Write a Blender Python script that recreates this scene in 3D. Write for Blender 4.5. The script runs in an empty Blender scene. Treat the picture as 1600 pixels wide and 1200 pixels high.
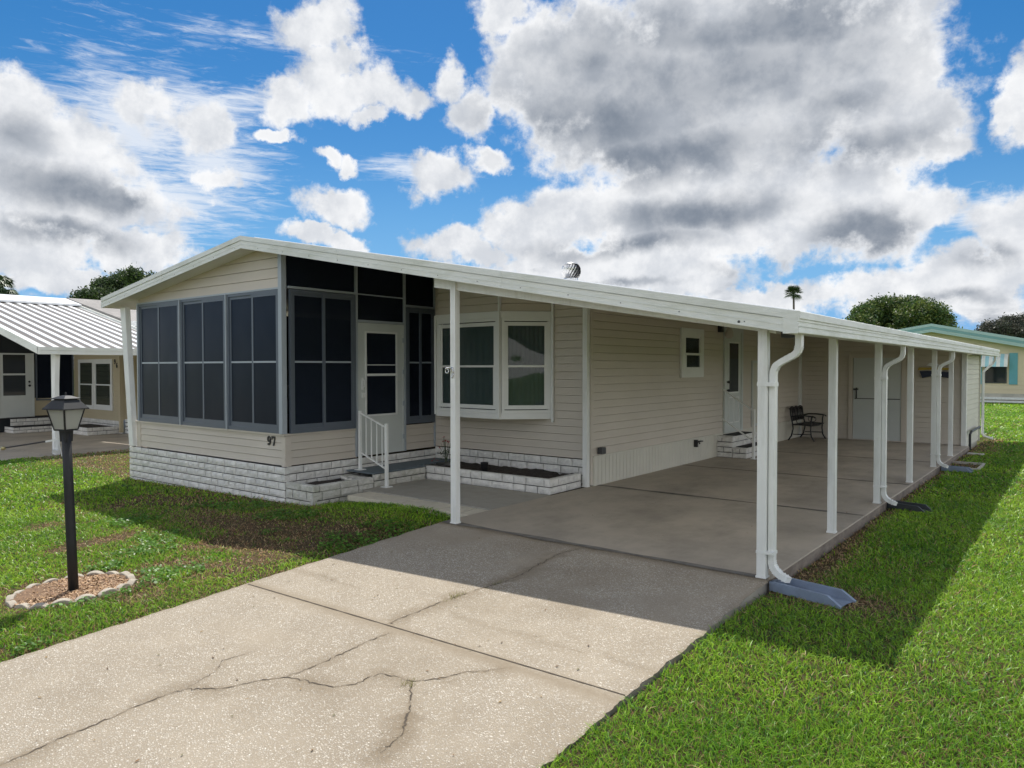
import bpy, math, random
import numpy as np
from mathutils import Vector, Matrix
R = math.radians
random.seed(7); rng = np.random.default_rng(11)
S = bpy.context.scene
col = S.collection

# ------------------------------------------------------------------ camera
YAW, PITCH, ROLL, F = -0.6648, -0.0227, -0.0008, 1147.447
CAM = Vector((5.9425, -6.4803, 1.8687))
fw = Vector((math.sin(YAW)*math.cos(PITCH), math.cos(YAW)*math.cos(PITCH), math.sin(PITCH)))
r0 = Vector((math.cos(YAW), -math.sin(YAW), 0)); u0 = r0.cross(fw)
rt = math.cos(ROLL)*r0 + math.sin(ROLL)*u0; up = -math.sin(ROLL)*r0 + math.cos(ROLL)*u0
cd = bpy.data.cameras.new('camera'); cam = bpy.data.objects.new('camera', cd); col.objects.link(cam)
m = Matrix((rt, up, -fw)).transposed().to_4x4(); m.translation = CAM
cam.matrix_world = m
cd.sensor_width = 36; cd.lens = F/1600*36; cd.clip_start = .05; cd.clip_end = 3000
S.camera = cam
S.render.resolution_x = 1024; S.render.resolution_y = 768

# ------------------------------------------------------------------ view
S.view_settings.view_transform = 'Standard'; S.view_settings.look = 'None'
S.view_settings.gamma = 1; S.view_settings.exposure = 0.16

# ------------------------------------------------------------------ sun
SUN = Vector((.376, -.428, -1)).normalized()
sl = bpy.data.lights.new('sun', 'SUN'); sl.energy = 4.8; sl.angle = R(.5); sl.color = (1, .955, .88)
so = bpy.data.objects.new('sun', sl); col.objects.link(so)
so.rotation_euler = SUN.to_track_quat('-Z', 'Y').to_euler(); so.location = (-10, 10, 30)

# ------------------------------------------------------------------ world: sky texture + clouds placed by direction
W = bpy.data.worlds.new('World'); S.world = W; W.use_nodes = True
nt = W.node_tree; nt.nodes.clear(); L = nt.links
def N(t, **k):
    n = nt.nodes.new(t)
    for a, b in k.items(): setattr(n, a, b)
    return n
def put(s, v):
    if hasattr(v, 'is_output') or isinstance(v, bpy.types.NodeSocket): L.new(v, s)
    else: s.default_value = v
def MA(op, a, b=None, c=None, clamp=False):
    n = N('ShaderNodeMath', operation=op); n.use_clamp = clamp
    put(n.inputs[0], a)
    if b is not None: put(n.inputs[1], b)
    if c is not None: put(n.inputs[2], c)
    return n.outputs[0]
def VM(op, a, b=None):
    n = N('ShaderNodeVectorMath', operation=op); put(n.inputs[0], a)
    if b is not None: put(n.inputs[1], b)
    return n.outputs['Value'] if op in ('LENGTH', 'DOT_PRODUCT') else n.outputs[0]
def SS(x, lo, hi, a=0., b=1.):
    n = N('ShaderNodeMapRange', interpolation_type='SMOOTHSTEP'); put(n.inputs[0], x)
    n.inputs[1].default_value = lo; n.inputs[2].default_value = hi; n.inputs[3].default_value = a; n.inputs[4].default_value = b
    return n.outputs[0]
def NO(vec, scale, detail=8, rough=.55, color=False, dist=0.):
    n = N('ShaderNodeTexNoise'); L.new(vec, n.inputs['Vector']); n.inputs['Scale'].default_value = scale
    n.inputs['Detail'].default_value = detail; n.inputs['Roughness'].default_value = rough; n.inputs['Distortion'].default_value = dist
    return n.outputs['Color' if color else 'Fac']
def MIXC(f, a, b):
    n = N('ShaderNodeMix', data_type='RGBA'); put(n.inputs[0], f); put(n.inputs[6], a); put(n.inputs[7], b)
    return n.outputs[2]
tc = N('ShaderNodeTexCoord'); D3 = tc.outputs['Generated']
sep = N('ShaderNodeSeparateXYZ'); L.new(D3, sep.inputs[0])
az = MA('ARCTAN2', sep.outputs[0], sep.outputs[1]); el = MA('ARCSINE', sep.outputs[2])
cm = N('ShaderNodeCombineXYZ'); L.new(az, cm.inputs[0]); L.new(el, cm.inputs[1]); AE = cm.outputs[0]
def sky_dir(px, py):            # direction of a cloud, given by where it stands in the sky
    d = rt*((px-800)/F) + up*((600-py)/F) + fw; d.normalize()
    return math.atan2(d.x, d.y), math.asin(d.z)
def warp(amount, scale, detail, seed):
    v = VM('ADD', D3, (seed, seed*.7, 0)); c = NO(v, scale, detail, .6, True)
    n = N('ShaderNodeVectorMath', operation='MULTIPLY_ADD'); L.new(c, n.inputs[0])
    n.inputs[1].default_value = (amount*2, amount*2, 0); L.new(AE, n.inputs[2])
    return VM('SUBTRACT', n.outputs[0], (amount, amount, 0))
def blobs(vec, lst):
    acc = None
    for b in lst:
        px, py, rx, ry = b[:4]; wgt = b[4] if len(b) > 4 else 1.
        a, e = sky_dir(px, py)
        # local angular scale
        a2, _ = sky_dir(px+rx, py); _, e2 = sky_dir(px, py-ry)
        d = VM('SUBTRACT', vec, (a, e, 0)); d = VM('MULTIPLY', d, (1/abs(a2-a), 1/abs(e2-e), 0))
        v = MA('MULTIPLY_ADD', VM('LENGTH', d), -wgt, wgt)
        acc = v if acc is None else MA('SMOOTH_MAX', acc, v, .12)
    return acc
CL = [(50,260,175,115,1.5),(150,330,120,70,1.3),(10,170,90,70),(90,375,140,50),(300,190,62,48),(330,275,45,25),(230,160,50,30,.6),
 (490,45,58,52),(532,92,40,32),(455,150,48,45),(570,140,95,48),(640,165,42,30),(700,130,30,45),(735,200,40,46),(770,260,34,24),
 (1100,140,350,215,1.9),(1280,90,220,160,1.7),(900,110,140,130,1.5),(1400,200,140,100,1.4),(1100,330,320,100,1.7),(850,370,105,60),(1300,330,210,95,1.6),(950,430,260,42,1.2),
 (1480,225,60,40),(1460,330,60,42),(785,25,55,40),(1600,150,42,75),(1580,370,95,62),(1480,435,130,42),(1390,465,160,30),(1540,450,90,50),
 (530,325,62,40),(695,290,58,36),(690,388,72,32),(760,405,60,22),(850,405,60,25),(503,242,26,18),(536,246,22,17),(575,185,34,18),(440,215,30,16),
 (60,400,95,42),(210,392,90,38),(120,440,180,25),(500,378,46,18),(548,385,36,20),(1160,470,200,30),(1260,300,200,80),
 (1545,470,120,30),(-150,300,120,200),(-350,150,200,120),(1800,250,120,160),(2100,400,250,90),(1100,-150,420,160),(300,-260,160,90),(1750,-100,140,90),
 (-700,420,300,60),(2600,350,300,150),(-1200,300,300,120)]
SH = [(1090,140,330,110,1.05),(960,190,200,80,1.1),(1230,40,200,70,1.2),(1010,240,240,50,1.2),(1350,358,100,48,1.5),(1100,330,180,36,1.2),(990,375,160,25),(1330,240,220,50),(1320,180,120,45,.7),
 (110,305,160,50,1.3),(170,318,85,34,1.4),(110,372,120,28,1.3),(20,230,80,50,.7),(930,100,110,70,.8),(1230,420,160,14),(960,445,110,12),(1560,395,60,25,.8),(1500,470,90,16,.8),
 (1080,60,180,60,.8),(1450,265,50,14,.7),(-150,330,120,80),(1100,-120,300,100),(2100,440,200,30)]
wv = warp(.055, 9, 12, 3.1)
dens = blobs(wv, CL)
fb = NO(VM('MULTIPLY', D3, (1,1,1.4)), 11, 12, .6)
fb2 = NO(D3, 30, 12, .62)
dn = MA('MULTIPLY_ADD', MA('SUBTRACT', fb, .5), 1.5, dens)
dn = MA('MULTIPLY_ADD', MA('SUBTRACT', fb2, .5), 1.25, dn)
cov = SS(dn, -.14, .36)
# all round, away from the drawn clouds: unseen broken cloud, shaped for the fill light
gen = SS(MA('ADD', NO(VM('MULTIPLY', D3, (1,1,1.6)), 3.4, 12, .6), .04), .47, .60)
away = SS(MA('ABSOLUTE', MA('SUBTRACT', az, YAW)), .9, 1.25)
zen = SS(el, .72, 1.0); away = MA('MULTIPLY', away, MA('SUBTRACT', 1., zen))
low = SS(MA('MULTIPLY_ADD', el, -3.2, MA('MULTIPLY_ADD', NO(VM('MULTIPLY', D3, (1,1,2.4)), 9, 12, .62), 1.7, -.68)), -.06, .2)
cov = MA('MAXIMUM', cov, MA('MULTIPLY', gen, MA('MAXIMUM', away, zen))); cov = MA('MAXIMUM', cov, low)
# thin wisps
wisp = blobs(warp(.05, 3, 6, 9.), [(210,190,170,130),(330,150,200,40),(640,275,110,22),(250,310,170,80),(1450,60,40,80),(420,60,200,20,.4),(1530,330,60,40),(330,250,110,90)])
rip = NO(VM('MULTIPLY', D3, (3,3,22)), 7., 8, .7, dist=.6)
wis = MA('MULTIPLY', SS(MA('ADD', wisp, MA('MULTIPLY_ADD', rip, 2.2, -1.1)), -.1, 1.0), .85)
# shading of the cloud bodies: soft grey undersides, bright billows
sh = blobs(warp(.05, 6, 8, 5.5), SH)
shn = MA('MULTIPLY_ADD', MA('SUBTRACT', NO(VM('MULTIPLY', D3, (1,1,2.0)), 5, 10, .46), .5), 1.9, sh)
shade = SS(shn, -.42, .95)
thick = SS(dn, .12, .7)
shade = MA('MULTIPLY', shade, thick)
shade = MA('MAXIMUM', shade, MA('MULTIPLY', low, SS(NO(VM('MULTIPLY', D3, (1,1,4.5)), 7, 10, .5), .46, .68, 0., .75)))
bn = NO(VM('ADD', D3, (.012, -.01, .03)), 17, 12, .6); bn2 = NO(VM('ADD', D3, (.3, .2, .034)), 30, 12, .62)
billow = SS(MA('MULTIPLY_ADD', bn2, .3, MA('MULTIPLY', bn, .7)), .36, .62)
lightc = MIXC(billow, (5.7,6.0,6.5,1), (8.9,8.95,9.05,1))
body = MIXC(MA('MULTIPLY', thick, .35), lightc, (6.6,6.85,7.25,1))
body = MIXC(MA('MULTIPLY', shade, MA('MULTIPLY_ADD', billow, -.22, 1.)), body, (1.95,2.3,2.85,1))
body = MIXC(MA('MULTIPLY', zen, .8), body, (3.4,3.7,4.1,1))
body = MIXC(MA('MULTIPLY', away, .85), body, (19.5,19.0,18.3,1))   # unseen clouds behind the camera, brightened to fill the shaded gable wall
sky = N('ShaderNodeTexSky', sky_type='NISHITA'); sky.sun_disc = False
sky.sun_elevation = R(60.3); sky.sun_rotation = math.atan2(-.376, .428) % (2*math.pi)
sky.air_density = 1.0; sky.dust_density = .2; sky.ozone_density = 2.5
skc = N('ShaderNodeHueSaturation'); skc.inputs['Saturation'].default_value = 1.42; skc.inputs['Value'].default_value = .88
hz = SS(el, -.02, .28, 1., 0.)
L.new(MIXC(hz, sky.outputs[0], (3.6,5.6,8.6,1)), skc.inputs['Color'])
c1 = MIXC(wis, skc.outputs[0], (7.6,8.0,8.6,1))
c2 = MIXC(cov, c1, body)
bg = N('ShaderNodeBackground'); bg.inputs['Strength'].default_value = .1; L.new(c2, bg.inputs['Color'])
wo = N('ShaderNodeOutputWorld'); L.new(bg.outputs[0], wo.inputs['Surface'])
W.cycles.sampling_method = 'MANUAL'; W.cycles.sample_map_resolution = 1024

# ------------------------------------------------------------------ helpers
class MB:
    def __init__(s): s.v = []; s.f = []
    def add(s, vs, fs):
        o = len(s.v); s.v += [tuple(v) for v in vs]; s.f += [tuple(i+o for i in f) for f in fs]; return s
    def box(s, x0, x1, y0, y1, z0, z1):
        x0,x1=min(x0,x1),max(x0,x1); y0,y1=min(y0,y1),max(y0,y1); z0,z1=min(z0,z1),max(z0,z1)
        return s.add([(x0,y0,z0),(x1,y0,z0),(x1,y1,z0),(x0,y1,z0),(x0,y0,z1),(x1,y0,z1),(x1,y1,z1),(x0,y1,z1)],
                     [(0,3,2,1),(4,5,6,7),(0,1,5,4),(1,2,6,5),(2,3,7,6),(3,0,4,7)])
    def prism(s, poly, off):         # closed polygon (list of 3-vectors) pushed along off
        n = len(poly); off = Vector(off); a = [Vector(p) for p in poly]
        return s.add(a+[p+off for p in a], [tuple(range(n))[::-1], tuple(range(n, 2*n))] + [(i,(i+1)%n,(i+1)%n+n,i+n) for i in range(n)])
    def bar(s, a, b, w, h, upv=(0,0,1)):   # rectangular bar from a to b
        a, b = Vector(a), Vector(b); d = (b-a).normalized(); sd = d.cross(Vector(upv))
        if sd.length < 1e-4: sd = Vector((1,0,0))
        sd.normalize(); u = sd.cross(d)
        q = [a+sd*i*w/2+u*j*h/2 for i,j in ((-1,-1),(1,-1),(1,1),(-1,1))]
        return s.prism(q, b-a)
    def tube(s, pts, r, n=10, flat=None, cap=True):     # round (or rectangular if flat=(w,h)) sweep along a path
        pts = [Vector(p) for p in pts]; ring = []; prev = None
        rr = r if isinstance(r, (list, tuple)) else [r]*len(pts)
        for i, p in enumerate(pts):
            t = ((pts[i+1]-p).normalized() if i < len(pts)-1 else Vector((0,0,0))) + ((p-pts[i-1]).normalized() if i else Vector((0,0,0)))
            t.normalize()
            if prev is None:
                prev = t.orthogonal().normalized() if flat is None else Vector((0,1,0))
            u = (prev - t*prev.dot(t)).normalized(); w = t.cross(u); prev = u
            if flat: ring += [p+u*a*flat[0]/2+w*b*flat[1]/2 for a,b in ((-1,-1),(1,-1),(1,1),(-1,1))]
            else: ring += [p+(u*math.cos(2*math.pi*k/n)+w*math.sin(2*math.pi*k/n))*rr[i] for k in range(n)]
        k = 4 if flat else n
        fs = [(i*k+j, i*k+(j+1)%k, (i+1)*k+(j+1)%k, (i+1)*k+j) for i in range(len(pts)-1) for j in range(k)]
        if cap: fs += [tuple(range(k))[::-1], tuple(range((len(pts)-1)*k, len(pts)*k))]
        return s.add(ring, fs)
    def lathe(s, c, prof, n=20, ax=Vector((0,0,1)), a0=0):
        c = Vector(c); ax = Vector(ax).normalized(); u = ax.orthogonal().normalized() if abs(ax.z) < .99 else Vector((1,0,0)); w = ax.cross(u)
        vs = [c+ax*z+(u*math.cos(a0+2*math.pi*k/n)+w*math.sin(a0+2*math.pi*k/n))*r for r, z in prof for k in range(n)]
        fs = [(i*n+j, i*n+(j+1)%n, (i+1)*n+(j+1)%n, (i+1)*n+j) for i in range(len(prof)-1) for j in range(n)]
        fs += [tuple(range(n))[::-1], tuple(range((len(prof)-1)*n, len(prof)*n))]
        return s.add(vs, fs)
    ONE = ('brick','mortar','roof_rib','leaf','stem','flower','vane','skirting','soil','roof_valley','awning','frond','crack','siding','front_siding','side_siding','white_slat','lantern_frame','seat','end_frame','rim')
    def build(s, name, mat, parent=None, smooth=False, bevel=0):
        if parent is not None and not any(name.startswith(k) for k in s.ONE) and len(s.f) < 4000:
            par = list(range(len(s.v)))
            def find(i):
                while par[i] != i: par[i] = par[par[i]]; i = par[i]
                return i
            for f in s.f:
                r_ = find(f[0])
                for i in f[1:]: par[find(i)] = r_
            comp = {}
            for fi, f in enumerate(s.f): comp.setdefault(find(f[0]), []).append(fi)
            if 1 < len(comp) <= 40:
                cl = []
                for fl_ in comp.values():
                    P_ = np.array([s.v[i] for fi in fl_ for i in s.f[fi]]); cl.append([fl_, P_.min(0), P_.max(0), [(P_.min(0), P_.max(0))]])
                ch = True
                while ch:
                    ch = False
                    for a in range(len(cl)):
                        for b_ in range(a+1, len(cl)):
                            if any(np.all(x0-.022 <= y1) and np.all(y0-.022 <= x1) for x0, x1 in cl[a][3] for y0, y1 in cl[b_][3]):
                                cl[a][0] += cl[b_][0]; cl[a][3] += cl[b_][3]; del cl[b_]; ch = True; break
                        if ch: break
                if len(cl) > 1:
                    first = None
                    for c in sorted(cl, key=lambda c: -len(c[0])):
                        m_ = MB(); mp = {}
                        for fi in c[0]:
                            for i in s.f[fi]:
                                if i not in mp: mp[i] = len(m_.v); m_.v.append(s.v[i])
                            m_.f.append(tuple(mp[i] for i in s.f[fi]))
                        o = m_.build1(name, mat, parent, smooth, bevel); first = first or o
                    return first
        return s.build1(name, mat, parent, smooth, bevel)
    def build1(s, name, mat, parent=None, smooth=False, bevel=0):
        me = bpy.data.meshes.new(name); me.from_pydata(s.v, [], s.f); me.materials.append(mat); me.validate()
        if smooth: me.polygons.foreach_set('use_smooth', [True]*len(me.polygons))
        o = bpy.data.objects.new(name, me); col.objects.link(o)
        if parent is not None:
            o.parent = parent; o.matrix_parent_inverse = Matrix.Translation(-parent.location) if parent.type == 'EMPTY' else Matrix()
        if bevel:
            b = o.modifiers.new('bevel', 'BEVEL'); b.width = bevel; b.segments = 2; b.limit_method = 'ANGLE'
        return o
def tag(o, label=None, cat=None, group=None, kind=None):
    for k, v in (('label', label), ('category', cat), ('group', group), ('kind', kind)):
        if v: o[k] = v
    return o
def thing(name, loc, label, cat, group=None):
    o = bpy.data.objects.new(name, None); col.objects.link(o); o.location = loc; o.empty_display_size = .2
    return tag(o, label, cat, group)
def raw_mesh(name, V, faces_flat, sizes, mat, colors=None):
    me = bpy.data.meshes.new(name); n = len(V)
    me.vertices.add(n); me.vertices.foreach_set('co', np.asarray(V, np.float32).ravel())
    me.loops.add(len(faces_flat)); me.loops.foreach_set('vertex_index', np.asarray(faces_flat, np.int32))
    sizes = np.asarray(sizes, np.int32); me.polygons.add(len(sizes))
    st = np.concatenate([[0], np.cumsum(sizes)[:-1]]).astype(np.int32)
    me.polygons.foreach_set('loop_start', st); me.polygons.foreach_set('loop_total', sizes)
    if colors is not None:
        a = me.color_attributes.new('tint', 'FLOAT_COLOR', 'POINT')
        a.data.foreach_set('color', np.asarray(colors, np.float32).ravel())
    me.materials.append(mat); me.update(calc_edges=True)
    o = bpy.data.objects.new(name, me); col.objects.link(o); return o

# ------------------------------------------------------------------ materials
def mat(name, c, rough=.6, var=.08, vs=3., bump=0., bs=60., metal=0., spec=.5, dirt=None, dirt_scale=(1,1,1), darr=(.45,.75), coat=0.):
    mt = bpy.data.materials.new(name); mt.use_nodes = True; t = mt.node_tree; l = t.links; b = t.nodes['Principled BSDF']
    b.inputs['Roughness'].default_value = rough; b.inputs['Metallic'].default_value = metal; b.inputs['Specular IOR Level'].default_value = spec
    g = t.nodes.new('ShaderNodeNewGeometry')
    n = t.nodes.new('ShaderNodeTexNoise'); n.inputs['Scale'].default_value = vs; n.inputs['Detail'].default_value = 8; n.inputs['Roughness'].default_value = .65
    l.new(g.outputs['Position'], n.inputs['Vector'])
    mr = t.nodes.new('ShaderNodeMapRange'); mr.inputs[1].default_value = .3; mr.inputs[2].default_value = .7
    mr.inputs[3].default_value = 1-var; mr.inputs[4].default_value = 1+var; l.new(n.outputs['Fac'], mr.inputs[0])
    v = t.nodes.new('ShaderNodeVectorMath'); v.operation = 'SCALE'; v.inputs[0].default_value = c; l.new(mr.outputs[0], v.inputs['Scale'])
    out = v.outputs[0]
    if dirt:
        mp = t.nodes.new('ShaderNodeMapping'); mp.inputs['Scale'].default_value = dirt_scale; l.new(g.outputs['Position'], mp.inputs[0])
        n2 = t.nodes.new('ShaderNodeTexNoise'); n2.inputs['Scale'].default_value = 1.; n2.inputs['Detail'].default_value = 9; n2.inputs['Roughness'].default_value = .7
        l.new(mp.outputs[0], n2.inputs['Vector'])
        r2 = t.nodes.new('ShaderNodeMapRange'); r2.inputs[1].default_value = darr[0]; r2.inputs[2].default_value = darr[1]; r2.inputs[4].default_value = dirt[3]
        l.new(n2.outputs['Fac'], r2.inputs[0])
        mx = t.nodes.new('ShaderNodeMix'); mx.data_type = 'RGBA'; l.new(r2.outputs[0], mx.inputs[0]); l.new(out, mx.inputs[6]); mx.inputs[7].default_value = (*dirt[:3], 1)
        out = mx.outputs[2]
    l.new(out, b.inputs['Base Color'])
    if bump:
        n3 = t.nodes.new('ShaderNodeTexNoise'); n3.inputs['Scale'].default_value = bs; n3.inputs['Detail'].default_value = 6; l.new(g.outputs['Position'], n3.inputs['Vector'])
        bp = t.nodes.new('ShaderNodeBump'); bp.inputs['Strength'].default_value = 1; bp.inputs['Distance'].default_value = bump
        l.new(n3.outputs['Fac'], bp.inputs['Height']); l.new(bp.outputs[0], b.inputs['Normal'])
    if coat: b.inputs['Coat Weight'].default_value = coat
    return mt
def tint_mat(name, rough=.5, trans=.0, spec=.3, gain=1.):      # colour from the per-leaf attribute
    mt = bpy.data.materials.new(name); mt.use_nodes = True; t = mt.node_tree; l = t.links; b = t.nodes['Principled BSDF']
    a = t.nodes.new('ShaderNodeAttribute'); a.attribute_name = 'tint'; l.new(a.outputs['Color'], b.inputs['Base Color'])
    b.inputs['Roughness'].default_value = rough; b.inputs['Specular IOR Level'].default_value = spec
    if trans:
        tr = t.nodes.new('ShaderNodeBsdfTranslucent'); l.new(a.outputs['Color'], tr.inputs['Color'])
        mx = t.nodes.new('ShaderNodeMixShader'); mx.inputs[0].default_value = trans
        l.new(b.outputs[0], mx.inputs[1]); l.new(tr.outputs[0], mx.inputs[2]); l.new(mx.outputs[0], t.nodes['Material Output'].inputs['Surface'])
    return mt
WHITE = mat('white_metal', (.78,.79,.77), .45, .05, 2., dirt=(.42,.42,.35,.5), dirt_scale=(9,9,1.6), darr=(.48,.8), bump=.0006, bs=14)
FASC = mat('fascia_metal', (.76,.78,.74), .45, .04, 1.5, dirt=(.40,.42,.30,.55), dirt_scale=(1.3,1.3,5), bump=.0006, bs=9)
WHITE2 = mat('white_vinyl', (.74,.75,.73), .45, .03)
ROOFW = mat('roof_white', (.8,.81,.82), .4, .04)
SIDE = mat('siding_vinyl', (.585,.53,.46), .55, .045, .9, bump=.0012, bs=35, dirt=(.5,.44,.34,.3), dirt_scale=(.7,.7,4))
SIDEG = mat('siding_shed', (.56,.55,.47), .55, .04, .9, bump=.0012, bs=35)
SIDEN = mat('siding_yellow', (.50,.43,.29), .55, .05, .9, bump=.0012, bs=35)
SKIRT = mat('skirting_vinyl', (.62,.60,.52), .5, .04, 2.)
BRICK = mat('white_brick', (.74,.725,.69), .85, .15, 5., bump=.008, bs=75, dirt=(.42,.40,.36,.5), dirt_scale=(12,12,12), darr=(.45,.75))
BRICKP = mat('planter_brick', (.62,.605,.56), .85, .18, 5., bump=.009, bs=75, dirt=(.27,.275,.20,.75), dirt_scale=(5,5,9), darr=(.42,.7))
MORT = mat('brick_joint', (.05,.048,.046), .9, .2, 8)
SLATE = mat('slate_frame', (.105,.125,.155), .4, .06, 3)
LFRAME = mat('light_alu', (.36,.40,.44), .38, .05, 3)
DOORW = mat('door_white', (.56,.59,.57), .4, .03)
DGREY = mat('dark_grey_plastic', (.05,.052,.055), .5)
BLACK = mat('black_iron', (.018,.018,.02), .42, .2, 20)
POST = mat('black_painted_post', (.010,.011,.013), .6, .25, 12, dirt=(.11,.11,.10,.4), dirt_scale=(30,30,5), darr=(.6,.78))
SLAB = mat('smooth_concrete', (.43,.372,.295), .62, .14, .8, bump=.0012, bs=120, dirt=(.20,.175,.145,.75), dirt_scale=(1.3,.8,1), darr=(.44,.74))
WALK = mat('walk_concrete', (.35,.33,.285), .8, .1, 1.5, bump=.0012, bs=120, dirt=(.19,.18,.16,.5), dirt_scale=(1.4,1.4,1))
PAVER = mat('paver_concrete', (.60,.55,.44), .85, .12, 6, bump=.002, bs=150, dirt=(.3,.26,.2,.5), dirt_scale=(6,6,1))
SOIL = mat('dark_soil', (.035,.027,.022), .95, .5, 18, bump=.02, bs=40)
STOOP = mat('stoop_paint', (.115,.15,.175), .6, .1, 3)
RUBBER = mat('black_mat', (.012,.012,.014), .8)
CHROME = mat('chrome', (.7,.7,.7), .18, .02, metal=1)
ALU = mat('dull_aluminium', (.62,.62,.62), .32, .12, 12, metal=1)
SPLASH = mat('blue_grey_plastic', (.21,.26,.345), .5, .08, 6, dirt=(.12,.13,.13,.5), dirt_scale=(7,7,7))
SPLASHD = mat('dark_splash', (.04,.045,.05), .6, .1)
WOODP = mat('pale_frame', (.45,.42,.37), .7, .12, 9)
EDGE = mat('scalloped_concrete', (.42,.375,.31), .85, .14, 12, bump=.003, bs=120, dirt=(.36,.31,.24,.6), dirt_scale=(16,16,16))
TEAL = mat('teal_trim', (.19,.36,.385), .5, .06, 1)
TEALL = mat('light_teal_trim', (.38,.53,.53), .5, .05, 1)
CREAM = mat('far_cream_siding', (.66,.56,.40), .55, .05, .8)
SHING = mat('grey_shingle', (.30,.285,.27), .9, .22, 1.6, bump=.01, bs=30, dirt=(.2,.19,.18,.6), dirt_scale=(1.5,7,7))
CRACK = mat('crack_dark', (.085,.068,.05), .95, .4, 20)
CAULK = mat('joint_caulk', (.15,.135,.115), .85, .3, 6, dirt=(.3,.28,.24,.7), dirt_scale=(5,5,1))
GLASS_D = bpy.data.materials.new('dark_glass'); GLASS_D.use_nodes = True
b = GLASS_D.node_tree.nodes['Principled BSDF']; b.inputs['Base Color'].default_value = (.012,.018,.022,1); b.inputs['Roughness'].default_value = .04; b.inputs['Specular IOR Level'].default_value = .6
def clear_glass(name, colr, amount):
    mt = bpy.data.materials.new(name); mt.use_nodes = True; t = mt.node_tree; l = t.links; p = t.nodes['Principled BSDF']
    p.inputs['Base Color'].default_value = (*colr, 1); p.inputs['Roughness'].default_value = .03; p.inputs['Specular IOR Level'].default_value = .5
    g = t.nodes.new('ShaderNodeNewGeometry'); n = t.nodes.new('ShaderNodeTexNoise'); n.inputs['Scale'].default_value = 1.6; n.inputs['Detail'].default_value = 1
    l.new(g.outputs['Position'], n.inputs[0]); bp = t.nodes.new('ShaderNodeBump'); bp.inputs['Distance'].default_value = .010; l.new(n.outputs['Fac'], bp.inputs['Height']); l.new(bp.outputs[0], p.inputs['Normal'])
    tr = t.nodes.new('ShaderNodeBsdfTransparent'); mx = t.nodes.new('ShaderNodeMixShader'); mx.inputs[0].default_value = amount
    l.new(tr.outputs[0], mx.inputs[1]); l.new(p.outputs[0], mx.inputs[2]); l.new(mx.outputs[0], t.nodes['Material Output'].inputs['Surface'])
    return mt
PANE = clear_glass('window_glass', (.012,.034,.034), .46)
CURTAIN = mat('curtain_cloth', (.50,.60,.58), .9, .05)
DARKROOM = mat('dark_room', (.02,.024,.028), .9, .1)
# insect screen: fine dark mesh, some of what is behind shows through
SCREEN = bpy.data.materials.new('insect_screen'); SCREEN.use_nodes = True; t = SCREEN.node_tree; p = t.nodes['Principled BSDF']
p.inputs['Base Color'].default_value = (.013,.017,.026,1); p.inputs['Roughness'].default_value = .3; p.inputs['Specular IOR Level'].default_value = .16; p.inputs['Specular Tint'].default_value = (.42,.58,1,1)
g_ = t.nodes.new('ShaderNodeNewGeometry'); n_ = t.nodes.new('ShaderNodeTexNoise'); n_.inputs['Scale'].default_value = 1.2; n_.inputs['Detail'].default_value = 2
t.links.new(g_.outputs['Position'], n_.inputs[0]); b_ = t.nodes.new('ShaderNodeBump'); b_.inputs['Distance'].default_value = .012; t.links.new(n_.outputs['Fac'], b_.inputs['Height']); t.links.new(b_.outputs[0], p.inputs['Normal'])
tr = t.nodes.new('ShaderNodeBsdfTransparent'); tr.inputs['Color'].default_value = (.7,.75,.85,1)
mx = t.nodes.new('ShaderNodeMixShader'); mx.inputs[0].default_value = .86
t.links.new(tr.outputs[0], mx.inputs[1]); t.links.new(p.outputs[0], mx.inputs[2]); t.links.new(mx.outputs[0], t.nodes['Material Output'].inputs['Surface'])
FROST = bpy.data.materials.new('frosted_glass'); FROST.use_nodes = True; t = FROST.node_tree; p = t.nodes['Principled BSDF']
tr = t.nodes.new('ShaderNodeBsdfTranslucent'); tr.inputs['Color'].default_value = (.85,.86,.82,1); mx = t.nodes.new('ShaderNodeMixShader'); mx.inputs[0].default_value = .6
t.links.new(p.outputs[0], mx.inputs[1]); t.links.new(tr.outputs[0], mx.inputs[2]); t.links.new(mx.outputs[0], t.nodes['Material Output'].inputs['Surface'])
p.inputs['Base Color'].default_value = (.62,.63,.60,1); p.inputs['Roughness'].default_value = .35; p.inputs['Transmission Weight'].default_value = .2
BULB = mat('bulb_white', (.85,.85,.8), .3)
LEAF = tint_mat('leaf', .5, .25, .35); GRASSM = tint_mat('grass_blade', .4, .42, .32); CHIP = tint_mat('mulch_chip', .8, 0, .2)

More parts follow.
